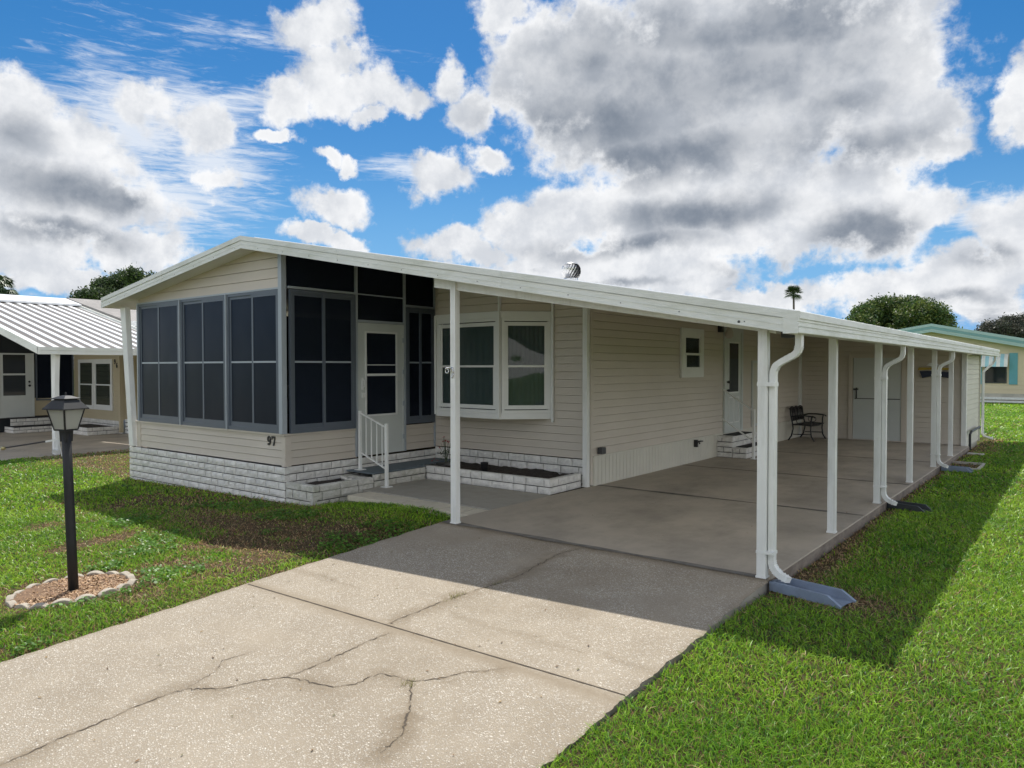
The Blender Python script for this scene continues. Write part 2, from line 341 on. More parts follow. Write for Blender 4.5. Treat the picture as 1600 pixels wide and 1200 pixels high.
# ------------------------------------------------------------------ ground levels
def G(x, y):
    x = np.asarray(x, float); y = np.asarray(y, float)
    gl = -.10-.02*np.clip(-x-1, 0, 7)+.04*np.clip(y, -9, 0)
    gr = -.10+.045*np.clip(y, -9, 0)+.062*np.clip(-y/1.0, 0, 1)
    gl = gl+.085*np.exp(-((x+1.25)/.95)**2)*np.clip((y+1.3)/1.2, 0, 1)
    gl = gl+.045*np.exp(-((x+.85)/.5)**2)*np.clip(-y/.8, 0, 1)
    t = np.clip((x-1)/2.4, 0, 1)
    g = gl*(1-t)+gr*t
    return g
def vnoise(x, y, s, seed=0):
    x = np.asarray(x, float)*s; y = np.asarray(y, float)*s
    r = np.random.default_rng(seed).random((256, 256))
    xi = np.floor(x).astype(int); yi = np.floor(y).astype(int); fx = x-xi; fy = y-yi
    fx = fx*fx*(3-2*fx); fy = fy*fy*(3-2*fy)
    a = r[xi % 256, yi % 256]; b_ = r[(xi+1) % 256, yi % 256]; c_ = r[xi % 256, (yi+1) % 256]; d_ = r[(xi+1) % 256, (yi+1) % 256]
    return (a*(1-fx)+b_*fx)*(1-fy)+(c_*(1-fx)+d_*fx)*fy
def fbm(x, y, s, seed=0, o=4): return sum(vnoise(x, y, s*2**i, seed+i)*.5**(i+1) for i in range(o))/(1-.5**o)

# ------------------------------------------------------------------ terrain
def lin(a, b, n): return list(np.linspace(a, b, n))
xs = sorted(set([-900,-400,-200,-100,-60,-40,-30,-24]+lin(-20,-10,11)+lin(-9.6,12,109)+lin(13,30,18)+[40,60,100,200,400,900]))
ys = sorted(set([-900,-400,-200,-100,-60,-40,-30,-20,-15,-12]+lin(-10,20,151)+lin(21,44,24)+[60,100,200,400,900]))
X, Y = np.meshgrid(xs, ys, indexing='ij'); Z = G(X, Y)+(fbm(X, Y, .5, 3)-.5)*.03*(np.abs(X) < 14)*1.
Z = np.where((X > -.15) & (X < 3.7) & (Y > -9), Z-.14, Z); Z = np.where((X > -8.4) & (X < -.1) & (Y > .2), Z-.05, Z)
Z = np.where(X < -13.7, Z-.18, Z)
nx, ny = len(xs), len(ys); V = np.stack([X, Y, Z], -1).reshape(-1, 3)
i = (np.arange(nx-1)[:, None]*ny+np.arange(ny-1)[None, :]).ravel()
fl = np.stack([i, i+ny, i+ny+1, i+1], 1)
GROUND = bpy.data.materials.new('lawn_soil'); GROUND.use_nodes = True; t = GROUND.node_tree; l = t.links; p = t.nodes['Principled BSDF']
p.inputs['Roughness'].default_value = .95; p.inputs['Specular IOR Level'].default_value = .1
g = t.nodes.new('ShaderNodeNewGeometry')
def tn(sc, d=8, r=.6):
    n = t.nodes.new('ShaderNodeTexNoise'); n.inputs['Scale'].default_value = sc; n.inputs['Detail'].default_value = d; n.inputs['Roughness'].default_value = r; l.new(g.outputs['Position'], n.inputs[0]); return n.outputs['Fac']
def ramp(f, stops):
    r = t.nodes.new('ShaderNodeValToRGB'); r.color_ramp.elements.remove(r.color_ramp.elements[0])
    for k, (q, c) in enumerate(stops):
        e = r.color_ramp.elements[0] if k == 0 else r.color_ramp.elements.new(q); e.position = q; e.color = (*c, 1)
    l.new(f, r.inputs[0]); return r.outputs[0]
ca = ramp(tn(45, 10, .75), [(.3, (.05,.038,.022)), (.5, (.11,.085,.045)), (.7, (.19,.14,.085))])
cb = ramp(tn(14, 12, .78), [(.36, (.055,.095,.014)), (.5, (.12,.20,.024)), (.64, (.22,.31,.045))])
cx = t.nodes.new('ShaderNodeVectorMath'); cx.operation = 'DISTANCE'; l.new(g.outputs['Position'], cx.inputs[0]); cx.inputs[1].default_value = (3, 0, 0)
mr = t.nodes.new('ShaderNodeMapRange'); mr.inputs[1].default_value = 14; mr.inputs[2].default_value = 30; l.new(cx.outputs['Value'], mr.inputs[0])
mxx = t.nodes.new('ShaderNodeMix'); mxx.data_type = 'RGBA'; l.new(mr.outputs[0], mxx.inputs[0]); l.new(ca, mxx.inputs[6]); l.new(cb, mxx.inputs[7]); l.new(mxx.outputs[2], p.inputs['Base Color'])
bp = t.nodes.new('ShaderNodeBump'); bp.inputs['Distance'].default_value = .03; l.new(tn(60, 8, .7), bp.inputs['Height']); l.new(bp.outputs[0], p.inputs['Normal'])
o = raw_mesh('ground', V, fl.ravel(), [4]*len(fl), GROUND); o['kind'] = 'structure'

# road across the front, beyond the frame
ASPH = mat('asphalt', (.055,.055,.055), .85, .15, 4, bump=.003, bs=150)
o = MB().box(-300, 300, -19, -12.5, -.6, -.40).build('road', ASPH); o['kind'] = 'structure'

# ------------------------------------------------------------------ driveway
cracks = {
 'A': [(1.343,-5.102),(1.329,-4.902),(1.324,-4.728),(1.325,-4.529),(1.311,-4.429),(1.312,-4.236),(1.351,-4.067),(1.542,-3.928),(1.661,-3.71),(1.762,-3.587),(2.041,-3.529),(2.147,-3.499),(2.231,-3.391),(2.246,-3.196),(2.36,-3.175),(2.533,-3.145),(2.653,-3.0),(2.703,-2.868),(2.823,-2.765),(2.905,-2.655)],
 'A2': [(1.343,-5.102),(1.36,-5.6),(1.30,-6.2),(1.42,-6.9),(1.35,-7.9)],
 'B': [(1.351,-4.067),(1.27,-3.816),(1.162,-3.686),(1.201,-3.483)],
 'C': [(2.525,-3.172),(2.663,-3.322),(2.797,-3.472),(2.927,-3.637),(2.968,-3.84)],
 'D': [(1.762,-3.587),(1.783,-3.333),(1.781,-3.125),(1.773,-2.825),(1.804,-2.66)],
 'E': [(1.647,-2.59),(1.666,-2.242),(1.686,-1.918),(1.736,-1.627),(1.797,-1.372),(1.828,-1.167),(1.8,-.902),(1.76,-.527),(1.767,-.323),(1.849,-.09)],
 'F': [(1.995,-2.191),(2.446,-2.171),(2.805,-2.201),(3.205,-2.181)]}
def rough_line(pts, step=.022, amp=.014):
    out = []
    for (a, b_) in zip(pts[:-1], pts[1:]):
        a = np.array(a); b_ = np.array(b_); n = max(1, int(np.linalg.norm(b_-a)/step))
        for k in range(n): out.append(a+(b_-a)*k/n)
    out.append(np.array(pts[-1])); out = np.array(out); out[1:-1] += rng.normal(0, amp*.55, (len(out)-2, 2)); return out
def seg_dist(px, py, pts):
    d = np.full(px.shape, 9.)
    for a, b_ in zip(pts[:-1], pts[1:]):
        ax, ay = a; dx, dy = b_[0]-a[0], b_[1]-a[1]; q = dx*dx+dy*dy+1e-9
        s = np.clip(((px-ax)*dx+(py-ay)*dy)/q, 0, 1); d = np.minimum(d, np.hypot(px-ax-s*dx, py-ay-s*dy))
    return d
DX0, DX1 = -.2, 3.76
xs = np.linspace(DX0, DX1, 300); ys = np.concatenate([np.linspace(-9, -5.6, 60), np.linspace(-5.58, -.012, 430)])
X, Y = np.meshgrid(xs, ys, indexing='ij'); Z = .055*Y
edge = np.minimum(X-DX0, DX1-X)
wob = (vnoise(X*0, Y, 9, 5)-.5)*.022+(vnoise(X*0, Y, 30, 6)-.5)*.014
Xw = np.where(X < DX0+.001, X+wob, np.where(X > DX1-.001, X+wob, X))
st = np.zeros(X.shape)
n1 = fbm(X, Y, 5, 21); n2 = fbm(X, Y, 1.3, 31)
for k, wdt, amt in (('A',.075,.75),('A2',.08,.7),('B',.05,.35),('C',.075,1.),('D',.07,.6),('E',.085,.8),('F',.05,.28)):
    d = seg_dist(X, Y, cracks[k]); st = np.maximum(st, amt*(.35+.65*(n1 > .5)+.2*n1)*np.clip(1-d/(wdt*1.9*(.3+1.5*n1)), 0, 1)**.9); st = np.maximum(st, (.9 if amt > .5 else .5)*np.clip(1.25-d/(.006+.020*fbm(X, Y, 9, 55)), 0, 1))
d = np.abs(Y+2.63); st = np.maximum(st, .7*np.clip(1-d/(.10*(.3+1.6*n1)), 0, 1))
st = np.maximum(st, .55*np.clip(1-np.abs(Y+2.15+.25*(n2-.5))/(.14*n1+.02), 0, 1)*(n2 > .42))
st = np.maximum(st, 1.0*np.clip(1-np.abs(Y+.06)/(.06+.11*n1), 0, 1))
st = np.maximum(st, .9*np.clip(1-seg_dist(X, Y, [(1.74,-1.45),(1.79,-.9),(1.76,-.3),(1.85,0)])/(.1*(.4+n1)), 0, 1))
st = np.maximum(st, .45*np.clip(1-edge/.07, 0, 1))
st = np.maximum(st, .35*np.clip((n2-.58)*6, 0, 1))
agg = np.clip((.55+.75*fbm(X, Y, 2.3, 17))*(1-.9*np.clip(1-seg_dist(X, Y, [(DX0,-2.63),(DX1,-2.63)])/(.22*n1+.05), 0, 1)-np.clip((fbm(X, Y, .9, 77)-.55)*4, 0, .6)-.35*np.clip((Y+1.3)/1.3, 0, 1)), .05, 1)
nx, ny = X.shape; V = np.stack([Xw, Y, Z], -1).reshape(-1, 3)
i = (np.arange(nx-1)[:, None]*ny+np.arange(ny-1)[None, :]).ravel(); fl = np.stack([i, i+ny, i+ny+1, i+1], 1)
Cc = np.stack([st, agg, st*0, st*0+1], -1).reshape(-1, 4)
DRV = bpy.data.materials.new('shell_aggregate_concrete'); DRV.use_nodes = True; t = DRV.node_tree; l = t.links; p = t.nodes['Principled BSDF']
p.inputs['Roughness'].default_value = .82; p.inputs['Specular IOR Level'].default_value = .3
g = t.nodes.new('ShaderNodeNewGeometry'); at = t.nodes.new('ShaderNodeAttribute'); at.attribute_name = 'tint'; sp = t.nodes.new('ShaderNodeSeparateColor'); l.new(at.outputs['Color'], sp.inputs[0])
def mixc(f, a, b_):
    n = t.nodes.new('ShaderNodeMix'); n.data_type = 'RGBA'
    for s_, v_ in ((n.inputs[0], f), (n.inputs[6], a), (n.inputs[7], b_)):
        if isinstance(v_, bpy.types.NodeSocket): l.new(v_, s_)
        else: s_.default_value = v_
    return n.outputs[2]
def mrange(x, a, b_, c=0, d=1):
    n = t.nodes.new('ShaderNodeMapRange'); l.new(x, n.inputs[0])
    for k, v_ in enumerate((a, b_, c, d)): n.inputs[k+1].default_value = v_
    return n.outputs[0]
def mth(op, a, b_):
    n = t.nodes.new('ShaderNodeMath'); n.operation = op
    for s_, v_ in ((n.inputs[0], a), (n.inputs[1], b_)):
        if isinstance(v_, bpy.types.NodeSocket): l.new(v_, s_)
        else: s_.default_value = v_
    return n.outputs[0]
base = mixc(mrange(tn(1.6, 8, .65), .35, .65), (.285,.24,.18,1), (.36,.308,.235,1))
base = mixc(mrange(tn(90, 4, .7), .35, .65, 0, .45), base, (.30,.25,.19,1))
# flat shell flecks, in two sizes
wn = t.nodes.new('ShaderNodeTexNoise'); wn.inputs['Scale'].default_value = 30; l.new(g.outputs['Position'], wn.inputs[0])
va = t.nodes.new('ShaderNodeVectorMath'); va.operation = 'MULTIPLY_ADD'; l.new(wn.outputs['Color'], va.inputs[0]); va.inputs[1].default_value = (.02,.02,0); l.new(g.outputs['Position'], va.inputs[2])
def flecks(scale, mp, lo, hi, keep):
    mpn = t.nodes.new('ShaderNodeMapping'); mpn.inputs['Scale'].default_value = mp; mpn.inputs['Rotation'].default_value = (0, 0, scale); l.new(va.outputs[0], mpn.inputs[0])
    v1 = t.nodes.new('ShaderNodeTexVoronoi'); v1.inputs['Scale'].default_value = scale; l.new(mpn.outputs[0], v1.inputs[0])
    s1 = t.nodes.new('ShaderNodeSeparateColor'); l.new(v1.outputs['Color'], s1.inputs[0])
    k = mth('GREATER_THAN', s1.outputs[0], keep)
    return mth('MULTIPLY', mrange(v1.outputs['Distance'], lo, hi, 1, 0), k), s1.outputs[1]
f1, c1_ = flecks(54, (1,1.7,1), .26, .46, .38); f2, c2_ = flecks(98, (1.6,1,1), .26, .50, .32); f3, c3_ = flecks(70, (1,1,1), .16, .34, .84)
fl1 = mth('MULTIPLY', mth('MAXIMUM', f1, mth('MULTIPLY', f2, .85)), mth('MULTIPLY', sp.outputs[1], .95))
base = mixc(fl1, base, mixc(c1_, (.84,.79,.70,1), (.50,.43,.335,1)))
base = mixc(mth('MULTIPLY', f3, mth('MULTIPLY', sp.outputs[1], .55)), base, (.17,.13,.10,1))
base = mixc(mth('MULTIPLY', sp.outputs[0], mrange(tn(22, 6, .7), .3, .7, .45, .95)), base, (.20,.155,.10,1))
l.new(base, p.inputs['Base Color'])
bp = t.nodes.new('ShaderNodeBump'); bp.inputs['Distance'].default_value = .004; l.new(mth('ADD', fl1, mth('MULTIPLY', tn(110, 6, .7), .9)), bp.inputs['Height']); l.new(bp.outputs[0], p.inputs['Normal'])
drive = raw_mesh('driveway', V, fl.ravel(), [4]*len(fl), DRV, Cc); drive['kind'] = 'structure'
MB().prism([(DX0+.012,-9,-.9),(DX0+.012,-.02,-.9),(DX0+.012,-.02,-.008),(DX0+.012,-9,-.503)], (DX1-DX0-.024,0,0)).build('driveway_footing', WALK, drive)
mbk = MB()
for k, wdt in (('A',.0032),('A2',.0032),('B',.0016),('C',.004),('D',.0026),('E',.0028)):
    pl = rough_line(cracks[k]); w = wdt*(.1+1.9*vnoise(np.arange(len(pl)), np.zeros(len(pl)), .5, 9+len(k))**1.5)
    w *= np.minimum(1, np.minimum(np.arange(len(pl))+1, len(pl)-np.arange(len(pl)))/8)
    tg = np.gradient(pl, axis=0); tg /= np.linalg.norm(tg, axis=1)[:, None]+1e-9; nr = np.stack([-tg[:, 1], tg[:, 0]], 1)
    a = pl+nr*w[:, None]; b_ = pl-nr*w[:, None]; n = len(pl)
    mbk.add([(q[0], q[1], .055*q[1]+.003) for q in a]+[(q[0], q[1], .055*q[1]+.003) for q in b_], [(j, j+1, n+j+1, n+j) for j in range(n-1)])
mbk.build('crack', CRACK, drive)
jm = MB(); pl = [(x, -2.655+.105*(x-DX0)/(DX1-DX0)) for x in np.linspace(DX0+.02, DX1-.02, 60)]
jw = .0035+.0035*rng.random(60)
jm.add([(q[0], q[1]+w, .055*q[1]+.0035) for q, w in zip(pl, jw)]+[(q[0], q[1]-w, .055*q[1]+.0035) for q, w in zip(pl, jw)], [(j+1, j, 60+j, 60+j+1) for j in range(59)])
jm.build('control_joint', CRACK, drive)

# ------------------------------------------------------------------ carport slab, walkway
sl_ = MB()
J = [0, 3.49, 6.55, 9.9, 13.78]
for a, b_ in zip(J[:-1], J[1:]): sl_.box(-.2, 3.76, a+.008, b_-.008, -.35, 0)
slab = sl_.build('carport_slab', SLAB, bevel=.006); slab['kind'] = 'structure'
MB().box(3.7605, 3.7665, .01, 13.8, -.2, -.014).build('slab_edge', mat('stained_edge',(.17,.14,.115),.9,.3,6,dirt=(.35,.31,.26,.7),dirt_scale=(4,3,9)), slab)
for y, w in ((0, .035), (3.49, .03), (6.55, .022), (9.9, .02)):
    q = MB(); n = 80; xx = np.linspace(-.18, 3.74, n); hw = w*(.6+1.4*vnoise(xx, xx*0, 3., int(y*10)+4)); cy = y+(vnoise(xx, xx*0, 4, 40)-.5)*.012
    q.add([(x, c+h, .004) for x, c, h in zip(xx, cy, hw)]+[(x, c-h, .004 if y else .0038) for x, c, h in zip(xx, cy, hw)], [(j+1, j, n+j, n+j+1) for j in range(n-1)])
    q.build('joint', CAULK, slab)
wk = MB().box(-2.83, -.215, .95, 2.32, -.3, -.006).build('walkway', WALK, bevel=.006); wk['kind'] = 'structure'
pv0 = None
for k in range(7):
    x0 = -2.62+k*.36; q = MB().prism([(x0+.010,.50,-.09),(x0+.350,.52,-.09),(x0+.350,.925,-.09),(x0+.010,.925,-.09)], (0,0,.078+random.uniform(-.004,.006)))
    o = q.build('paver', PAVER, bevel=.006)
    tag(o, ('first','second','third','fourth','fifth','sixth','seventh')[k]+' pale square paver from the planter in the row beside the walkway', 'paver', 'pavers edging the walkway')

# ------------------------------------------------------------------ building helpers
# a wall plane: map(u, w, z) -> point, w is distance out of the wall
def PX(y):  return lambda u, w, z: (u, y-w, z)            # faces -y, u = x
def PYp(x): return lambda u, w, z: (x+w, u, z)            # faces +x, u = y
def siding(mb, P, u0, u1, z0, ztop, lap=.125, holes=(), t=.016, flip=False):
    """horizontal lap courses; ztop is a number or a function of u"""
    zt = ztop if callable(ztop) else (lambda u: ztop)
    us = sorted({u0, u1} | {h[0] for h in holes if u0 < h[0] < u1} | {h[1] for h in holes if u0 < h[1] < u1} | ({ztop.apex} if hasattr(ztop, 'apex') and u0 < ztop.apex < u1 else set()))
    for a, b_ in zip(us[:-1], us[1:]):
        z = z0; ta, tb = zt(a), zt(b_)
        def clip(poly):
            f_ = lambda u, zz: (ta+(tb-ta)*(u-a)/(b_-a))-zz; cl = []
            for k in range(len(poly)):
                p1, p2 = poly[k], poly[(k+1) % len(poly)]; f1_, f2_ = f_(p1[0], p1[1]), f_(p2[0], p2[1])
                if f1_ >= 0: cl.append(p1)
                if f1_*f2_ < 0: q_ = f1_/(f1_-f2_); cl.append(tuple(p1[j]+q_*(p2[j]-p1[j]) for j in range(3)))
            return cl
        gr_ = .0055
        while z < max(ta, tb)-1e-4:
            z2 = z+lap
            if not any(h[0] <= a+1e-6 and b_ <= h[1]+1e-6 and h[2] <= z and z2 <= h[3] for h in holes):
                # face leaning out to a butt edge, with the interlock groove above it
                for (za, wa, zb, wb) in ((z, -.012, z+.001, t), (z+.001, t, z2-gr_, t*.45), (z2-gr_, t*.45, z2-gr_+.001, -.012), (z2-gr_+.001, -.012, z2, -.012)):
                    cl = clip([(a, za, wa), (b_, za, wa), (b_, zb, wb), (a, zb, wb)])
                    if len(cl) > 2: mb.add([P(u, w, zz) for u, zz, w in cl], [tuple(range(len(cl)))])
            z = z2
def bricks(mb, mj, P, u0, u1, z0, z1, course=.115, length=.34, depth=.075, jit=.004, cap=True):
    n = max(1, round((z1-z0)/course)); h = (z1-z0)/n; rs = random.Random(int(u0*100+z1*10))
    m0, m1 = u0+.025, u1-.025
    mj.add([P(m0, -.005, z0), P(m1, -.005, z0), P(m1, -.005, z1-.006), P(m0, -.005, z1-.006), P(m0, depth-.030, z0), P(m1, depth-.030, z0), P(m1, depth-.030, z1-.006), P(m0, depth-.030, z1-.006)],
           [(4,5,6,7),(3,2,6,7),(0,3,7,4),(1,5,6,2),(0,1,5,4)])
    for k in range(n):
        u = u0; first = True
        while u < u1-.02:
            w = length*rs.choice((1,1,1,.55,.8)) if not first else length*(.5 if k % 2 else 1)*rs.uniform(.8,1.1)
            e = min(u+w, u1)
            if u1-e < .08: e = u1
            a, b_ = u+.007, e-.007; c, d = z0+k*h+.0075, z0+(k+1)*h-.0075
            nx_ = max(3, int((b_-a)/.045)+1); nz_ = 4; vs = []; fs = []
            for ix in range(nx_):
                for iz in range(nz_):
                    ed = ix in (0, nx_-1) or iz in (0, nz_-1)
                    vs.append(P(a+(b_-a)*ix/(nx_-1), depth-(.010 if ed else 0)+rs.uniform(-1,1)*jit*(.5 if ed else 1.4), c+(d-c)*iz/(nz_-1)))
            for ix in range(nx_-1):
                for iz in range(nz_-1): q = ix*nz_+iz; fs.append((q, q+nz_, q+nz_+1, q+1))
            o_ = len(vs)
            vs += [P(a, -.004, c), P(b_, -.004, c), P(b_, -.004, d), P(a, -.004, d)]
            bot = [ix*nz_ for ix in range(nx_)]; top = [ix*nz_+nz_-1 for ix in range(nx_)]
            fs.append(tuple(bot)+(o_+1, o_)); fs.append(tuple(top)+(o_+2, o_+3))
            fs.append(tuple(range(nz_))+(o_+3, o_)); fs.append(tuple((nx_-1)*nz_+j for j in range(nz_))+(o_+2, o_+1))
            mb.add(vs, fs); u = e; first = False
def frame(mb, P, u0, u1, z0, z1, w, d0, d1, wb=None, wt=None):
    wb = wb or w; wt = wt or w
    def bx(a, b_, c, d): 
        q = [P(a,d0,c),P(b_,d0,c),P(b_,d0,d),P(a,d0,d),P(a,d1,c),P(b_,d1,c),P(b_,d1,d),P(a,d1,d)]
        mb.add(q, [(0,3,2,1),(4,5,6,7),(0,1,5,4),(1,2,6,5),(2,3,7,6),(3,0,4,7)])
    bx(u0, u0+w, z0, z1); bx(u1-w, u1, z0, z1); bx(u0+w, u1-w, z0, z0+wb); bx(u0+w, u1-w, z1-wt, z1)
    return mb
def pbox(mb, P, a, b_, c, d, d0, d1):
    q = [P(a,d0,c),P(b_,d0,c),P(b_,d0,d),P(a,d0,d),P(a,d1,c),P(b_,d1,c),P(b_,d1,d),P(a,d1,d)]
    return mb.add(q, [(0,3,2,1),(4,5,6,7),(0,1,5,4),(1,2,6,5),(2,3,7,6),(3,0,4,7)])
DIG = {
 '7': [[(.02,1),(.98,1),(.98,.86),(.62,0),(.34,0),(.76,.78),(.22,.78),(.12,.62),(.02,.62)]],
}
def digit(mb, ch, P, u, z, w, h, d0, d1):
    def prism2(poly):
        a = [P(u+x*w, d0, z+y*h) for x, y in poly]; b_ = [P(u+x*w, d1, z+y*h) for x, y in poly]; n = len(poly)
        mb.add(a+b_, [tuple(range(n, 2*n))]+[(i, (i+1) % n, (i+1) % n+n, i+n) for i in range(n)])
    def arc(cx, cy, rx, ry, tx, ty, a0, a1, n=18):
        for k in range(n):
            t0 = R(a0+(a1-a0)*k/n); t1 = R(a0+(a1-a0)*(k+1)/n)
            prism2([(cx+rx*math.cos(t0), cy+ry*math.sin(t0)), (cx+rx*math.cos(t1), cy+ry*math.sin(t1)),
                    (cx+(rx-tx)*math.cos(t1), cy+(ry-ty)*math.sin(t1)), (cx+(rx-tx)*math.cos(t0), cy+(ry-ty)*math.sin(t0))])
    if ch in DIG:
        for q in DIG[ch]: prism2(q)
    elif ch in '96':
        s = 1 if ch == '9' else -1; f_ = (lambda x, y: (x, y)) if s == 1 else (lambda x, y: (1-x, 1-y))
        def arc2(cx, cy, rx, ry, tx, ty, a0, a1, n=18):
            for k in range(n):
                t0 = R(a0+(a1-a0)*k/n); t1 = R(a0+(a1-a0)*(k+1)/n)
                prism2([f_(cx+rx*math.cos(t0), cy+ry*math.sin(t0)), f_(cx+rx*math.cos(t1), cy+ry*math.sin(t1)),
                        f_(cx+(rx-tx)*math.cos(t1), cy+(ry-ty)*math.sin(t1)), f_(cx+(rx-tx)*math.cos(t0), cy+(ry-ty)*math.sin(t0))])
        arc2(.46,.67,.44,.33,.26,.08,0,360,28)
        arc2(.36,.55,.58,.55,.27,.09,-100,12,16)
        arc2(.24,.12,.15,.11,.145,.105,0,360,10)

def slide_unit(parent, P, u0, u1, z0, z1, zmid, n=2, name='screen_window', frm=SLATE, mid=LFRAME, label=None, o=0):
    """sliding screened window: outer frame, sashes, thin mid rail"""
    f_ = frame(MB(), P, u0, u1, z0, z1, .045, .0, .05, wb=.06)
    win = f_.build(name, frm, parent)
    if label: win['label'] = label
    um = (u0+u1)/2
    sh_ = MB(); frame(sh_, P, u0+.045, um+.02, z0+.06, z1-.045, .045, .012, .03, wb=.07); frame(sh_, P, um-.02, u1-.045, z0+.06, z1-.045, .045, .030, .046, wb=.07)
    sh_.build('sash', frm, win)
    rl = MB(); pbox(rl, P, u0+.09, um-.026, zmid-.014, zmid+.014, .014, .032); pbox(rl, P, um+.026, u1-.09, zmid-.014, zmid+.014, .032, .05); rl.build('rail', mid, win)
    sc = MB(); pbox(sc, P, u0+.085, um-.02, z0+.12, z1-.08, .018, .022); pbox(sc, P, um+.02, u1-.085, z0+.12, z1-.08, .036, .040); sc.build('screen', SCREEN, win)
    return win
def hung_window(parent, P, u0, u1, z0, z1, zm, frm=WHITE2, name='window', trim=.07, label=None, curtain=True):
    """double hung window standing proud of the wall: trim, two sashes, glass, curtain"""
    w = frame(MB(), P, u0, u1, z0, z1, trim, .0, .045).build(name, frm, parent)
    if label: w['label'] = label
    a, b_, c, d = u0+trim, u1-trim, z0+trim, z1-trim
    s = MB(); frame(s, P, a, b_, zm-.012, d, .035, .012, .034); frame(s, P, a, b_, c, zm+.02, .04, .0145, .05, wb=.05); s.build('sash', frm, w)
    gl = MB(); pbox(gl, P, a+.035, b_-.035, zm+.02, d-.035, .020, .024); pbox(gl, P, a+.04, b_-.04, c+.05, zm-.016, .028, .032); gl.build('glass', PANE, w)
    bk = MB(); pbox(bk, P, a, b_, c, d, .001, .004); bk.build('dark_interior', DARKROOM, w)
    if curtain:
        cu = MB(); n = 26; zt_ = d-.02; zb_ = c+.05
        for half in ((a+.035, a+.035+(b_-a)*.26), (b_-.035-(b_-a)*.30, b_-.035)):
            us = np.linspace(half[0], half[1], n); o_ = len(cu.v)
            cu.add([P(x, .006+.0035*math.sin(k*1.9), zb_) for k, x in enumerate(us)]+[P(x, .006+.0035*math.sin(k*1.9), zt_) for k, x in enumerate(us)], [(k, k+1, n+k+1, n+k) for k in range(n-1)])
        cu.build('curtain', CURTAIN, w)
    return w

# ================================================================== OUR HOME
RX, RZ = -4.17, 3.852        # ridge
EX, EZ = 4.04, 2.322         # low eave over the carport
LX, LZ = -8.95, 3.192        # left eave
YF, YB = -.2, 17.4
def rtop(x): return RZ+(EZ-RZ)*(x-RX)/(EX-RX) if x >= RX else RZ+(LZ-RZ)*(RX-x)/(RX-LX)
def rbot(x): return rtop(x)-.115
rbot.apex = RX
home = thing('mobile_home', (-4.17, .1, 0), 'cream lap-sided mobile home with dark screened porch, brick base and long white carport roof', 'mobile home')
# roof
rf = MB(); rf.prism([(LX,YF,LZ),(RX,YF,RZ),(EX,YF,EZ),(EX,YF,EZ-.11),(RX,YF,RZ-.11),(LX,YF,LZ-.11)], (0, YB-YF, 0))
roof = rf.build('roof', ROOFW, home)
for k in range(44):
    y = YF+.12+k*.4
    if y > YB: break
rb = MB()
for k in range(43):
    y = YF+.15+k*.4
    rb.bar((RX+.1,y,rtop(RX+.1)+.012), (EX-.06,y,rtop(EX-.06)+.012), .03, .022); rb.bar((LX+.05,y,rtop(LX+.05)+.012), (RX-.1,y,rtop(RX-.1)+.012), .03, .022)
rb.build('roof_rib', ROOFW, roof)
# front fascia, with a lip above and a fold line
fa = MB(); H = .175
def fasc(x0, x1, y0, y1, ztopoff, zbotoff):
    z0a, z1a = rtop(x0), rtop(x1)
    fa.prism([(x0,y0,z0a+ztopoff),(x1,y0,z1a+ztopoff),(x1,y0,z1a+zbotoff),(x0,y0,z0a+zbotoff)], (0, y1-y0, 0))
for x0, x1 in ((LX-.004, RX), (RX, EX+.004)):
    fasc(x0, x1, YF-.030, YF-.002, -.062, -H); fasc(x0, x1, YF-.042, YF-.002, .012, -.058)
    fasc(x0, x1, YF-.034, YF-.0302, -.115, -.119); fasc(x0, x1, YF-.034, YF-.0302, -.160, -H-.003)
for s_, x in ((0, -6.6), (1, -1.9), (2, .9)):
    fasc(x, x+.006, YF-.0455, YF-.0422, .013, -.059); fasc(x, x+.006, YF-.0335, YF-.0302, -.0625, -H+.002)
fo = fa.build('front_fascia', FASC, roof)
scr = MB()
for x in np.arange(-8.6, 3.9, .61):
    z = rtop(x)-.14; scr.lathe((x, YF-.030, z), [(.0055,0),(.0055,.004)], 6, ax=(0,-1,0))
for x in (3.55, 3.98): scr.lathe((x, YF-.031, rtop(x)-.15), [(.013,0),(.011,.005)], 8, ax=(0,-1,0))
scr.build('fascia_screw', DGREY, fo)
# low-side gutter with ridges; first length stands a little proud
gu = MB()
def gutter(y0, y1, ex):
    pr = [(EX-.11,EZ-.172),(EX+.0+ex,EZ-.172),(EX+.006+ex,EZ-.166),(EX+.006+ex,EZ-.13),(EX-.006+ex,EZ-.125),(EX-.006+ex,EZ-.118),(EX+.006+ex,EZ-.113),(EX+.006+ex,EZ-.09),
          (EX-.006+ex,EZ-.085),(EX-.006+ex,EZ-.078),(EX+.006+ex,EZ-.073),(EX+.006+ex,EZ-.055),(EX+.018+ex,EZ-.050),(EX+.018+ex,EZ+.006),(EX+.008+ex,EZ+.012),(EX-.05,EZ+.016),(EX-.11,EZ-.02)]
    gu.prism([(x, y0, z) for x, z in pr], (0, y1-y0, 0))
gutter(YF-.041, 4.66, .014); gutter(4.661, YB, .002)
gu.build('gutter', FASC, roof)
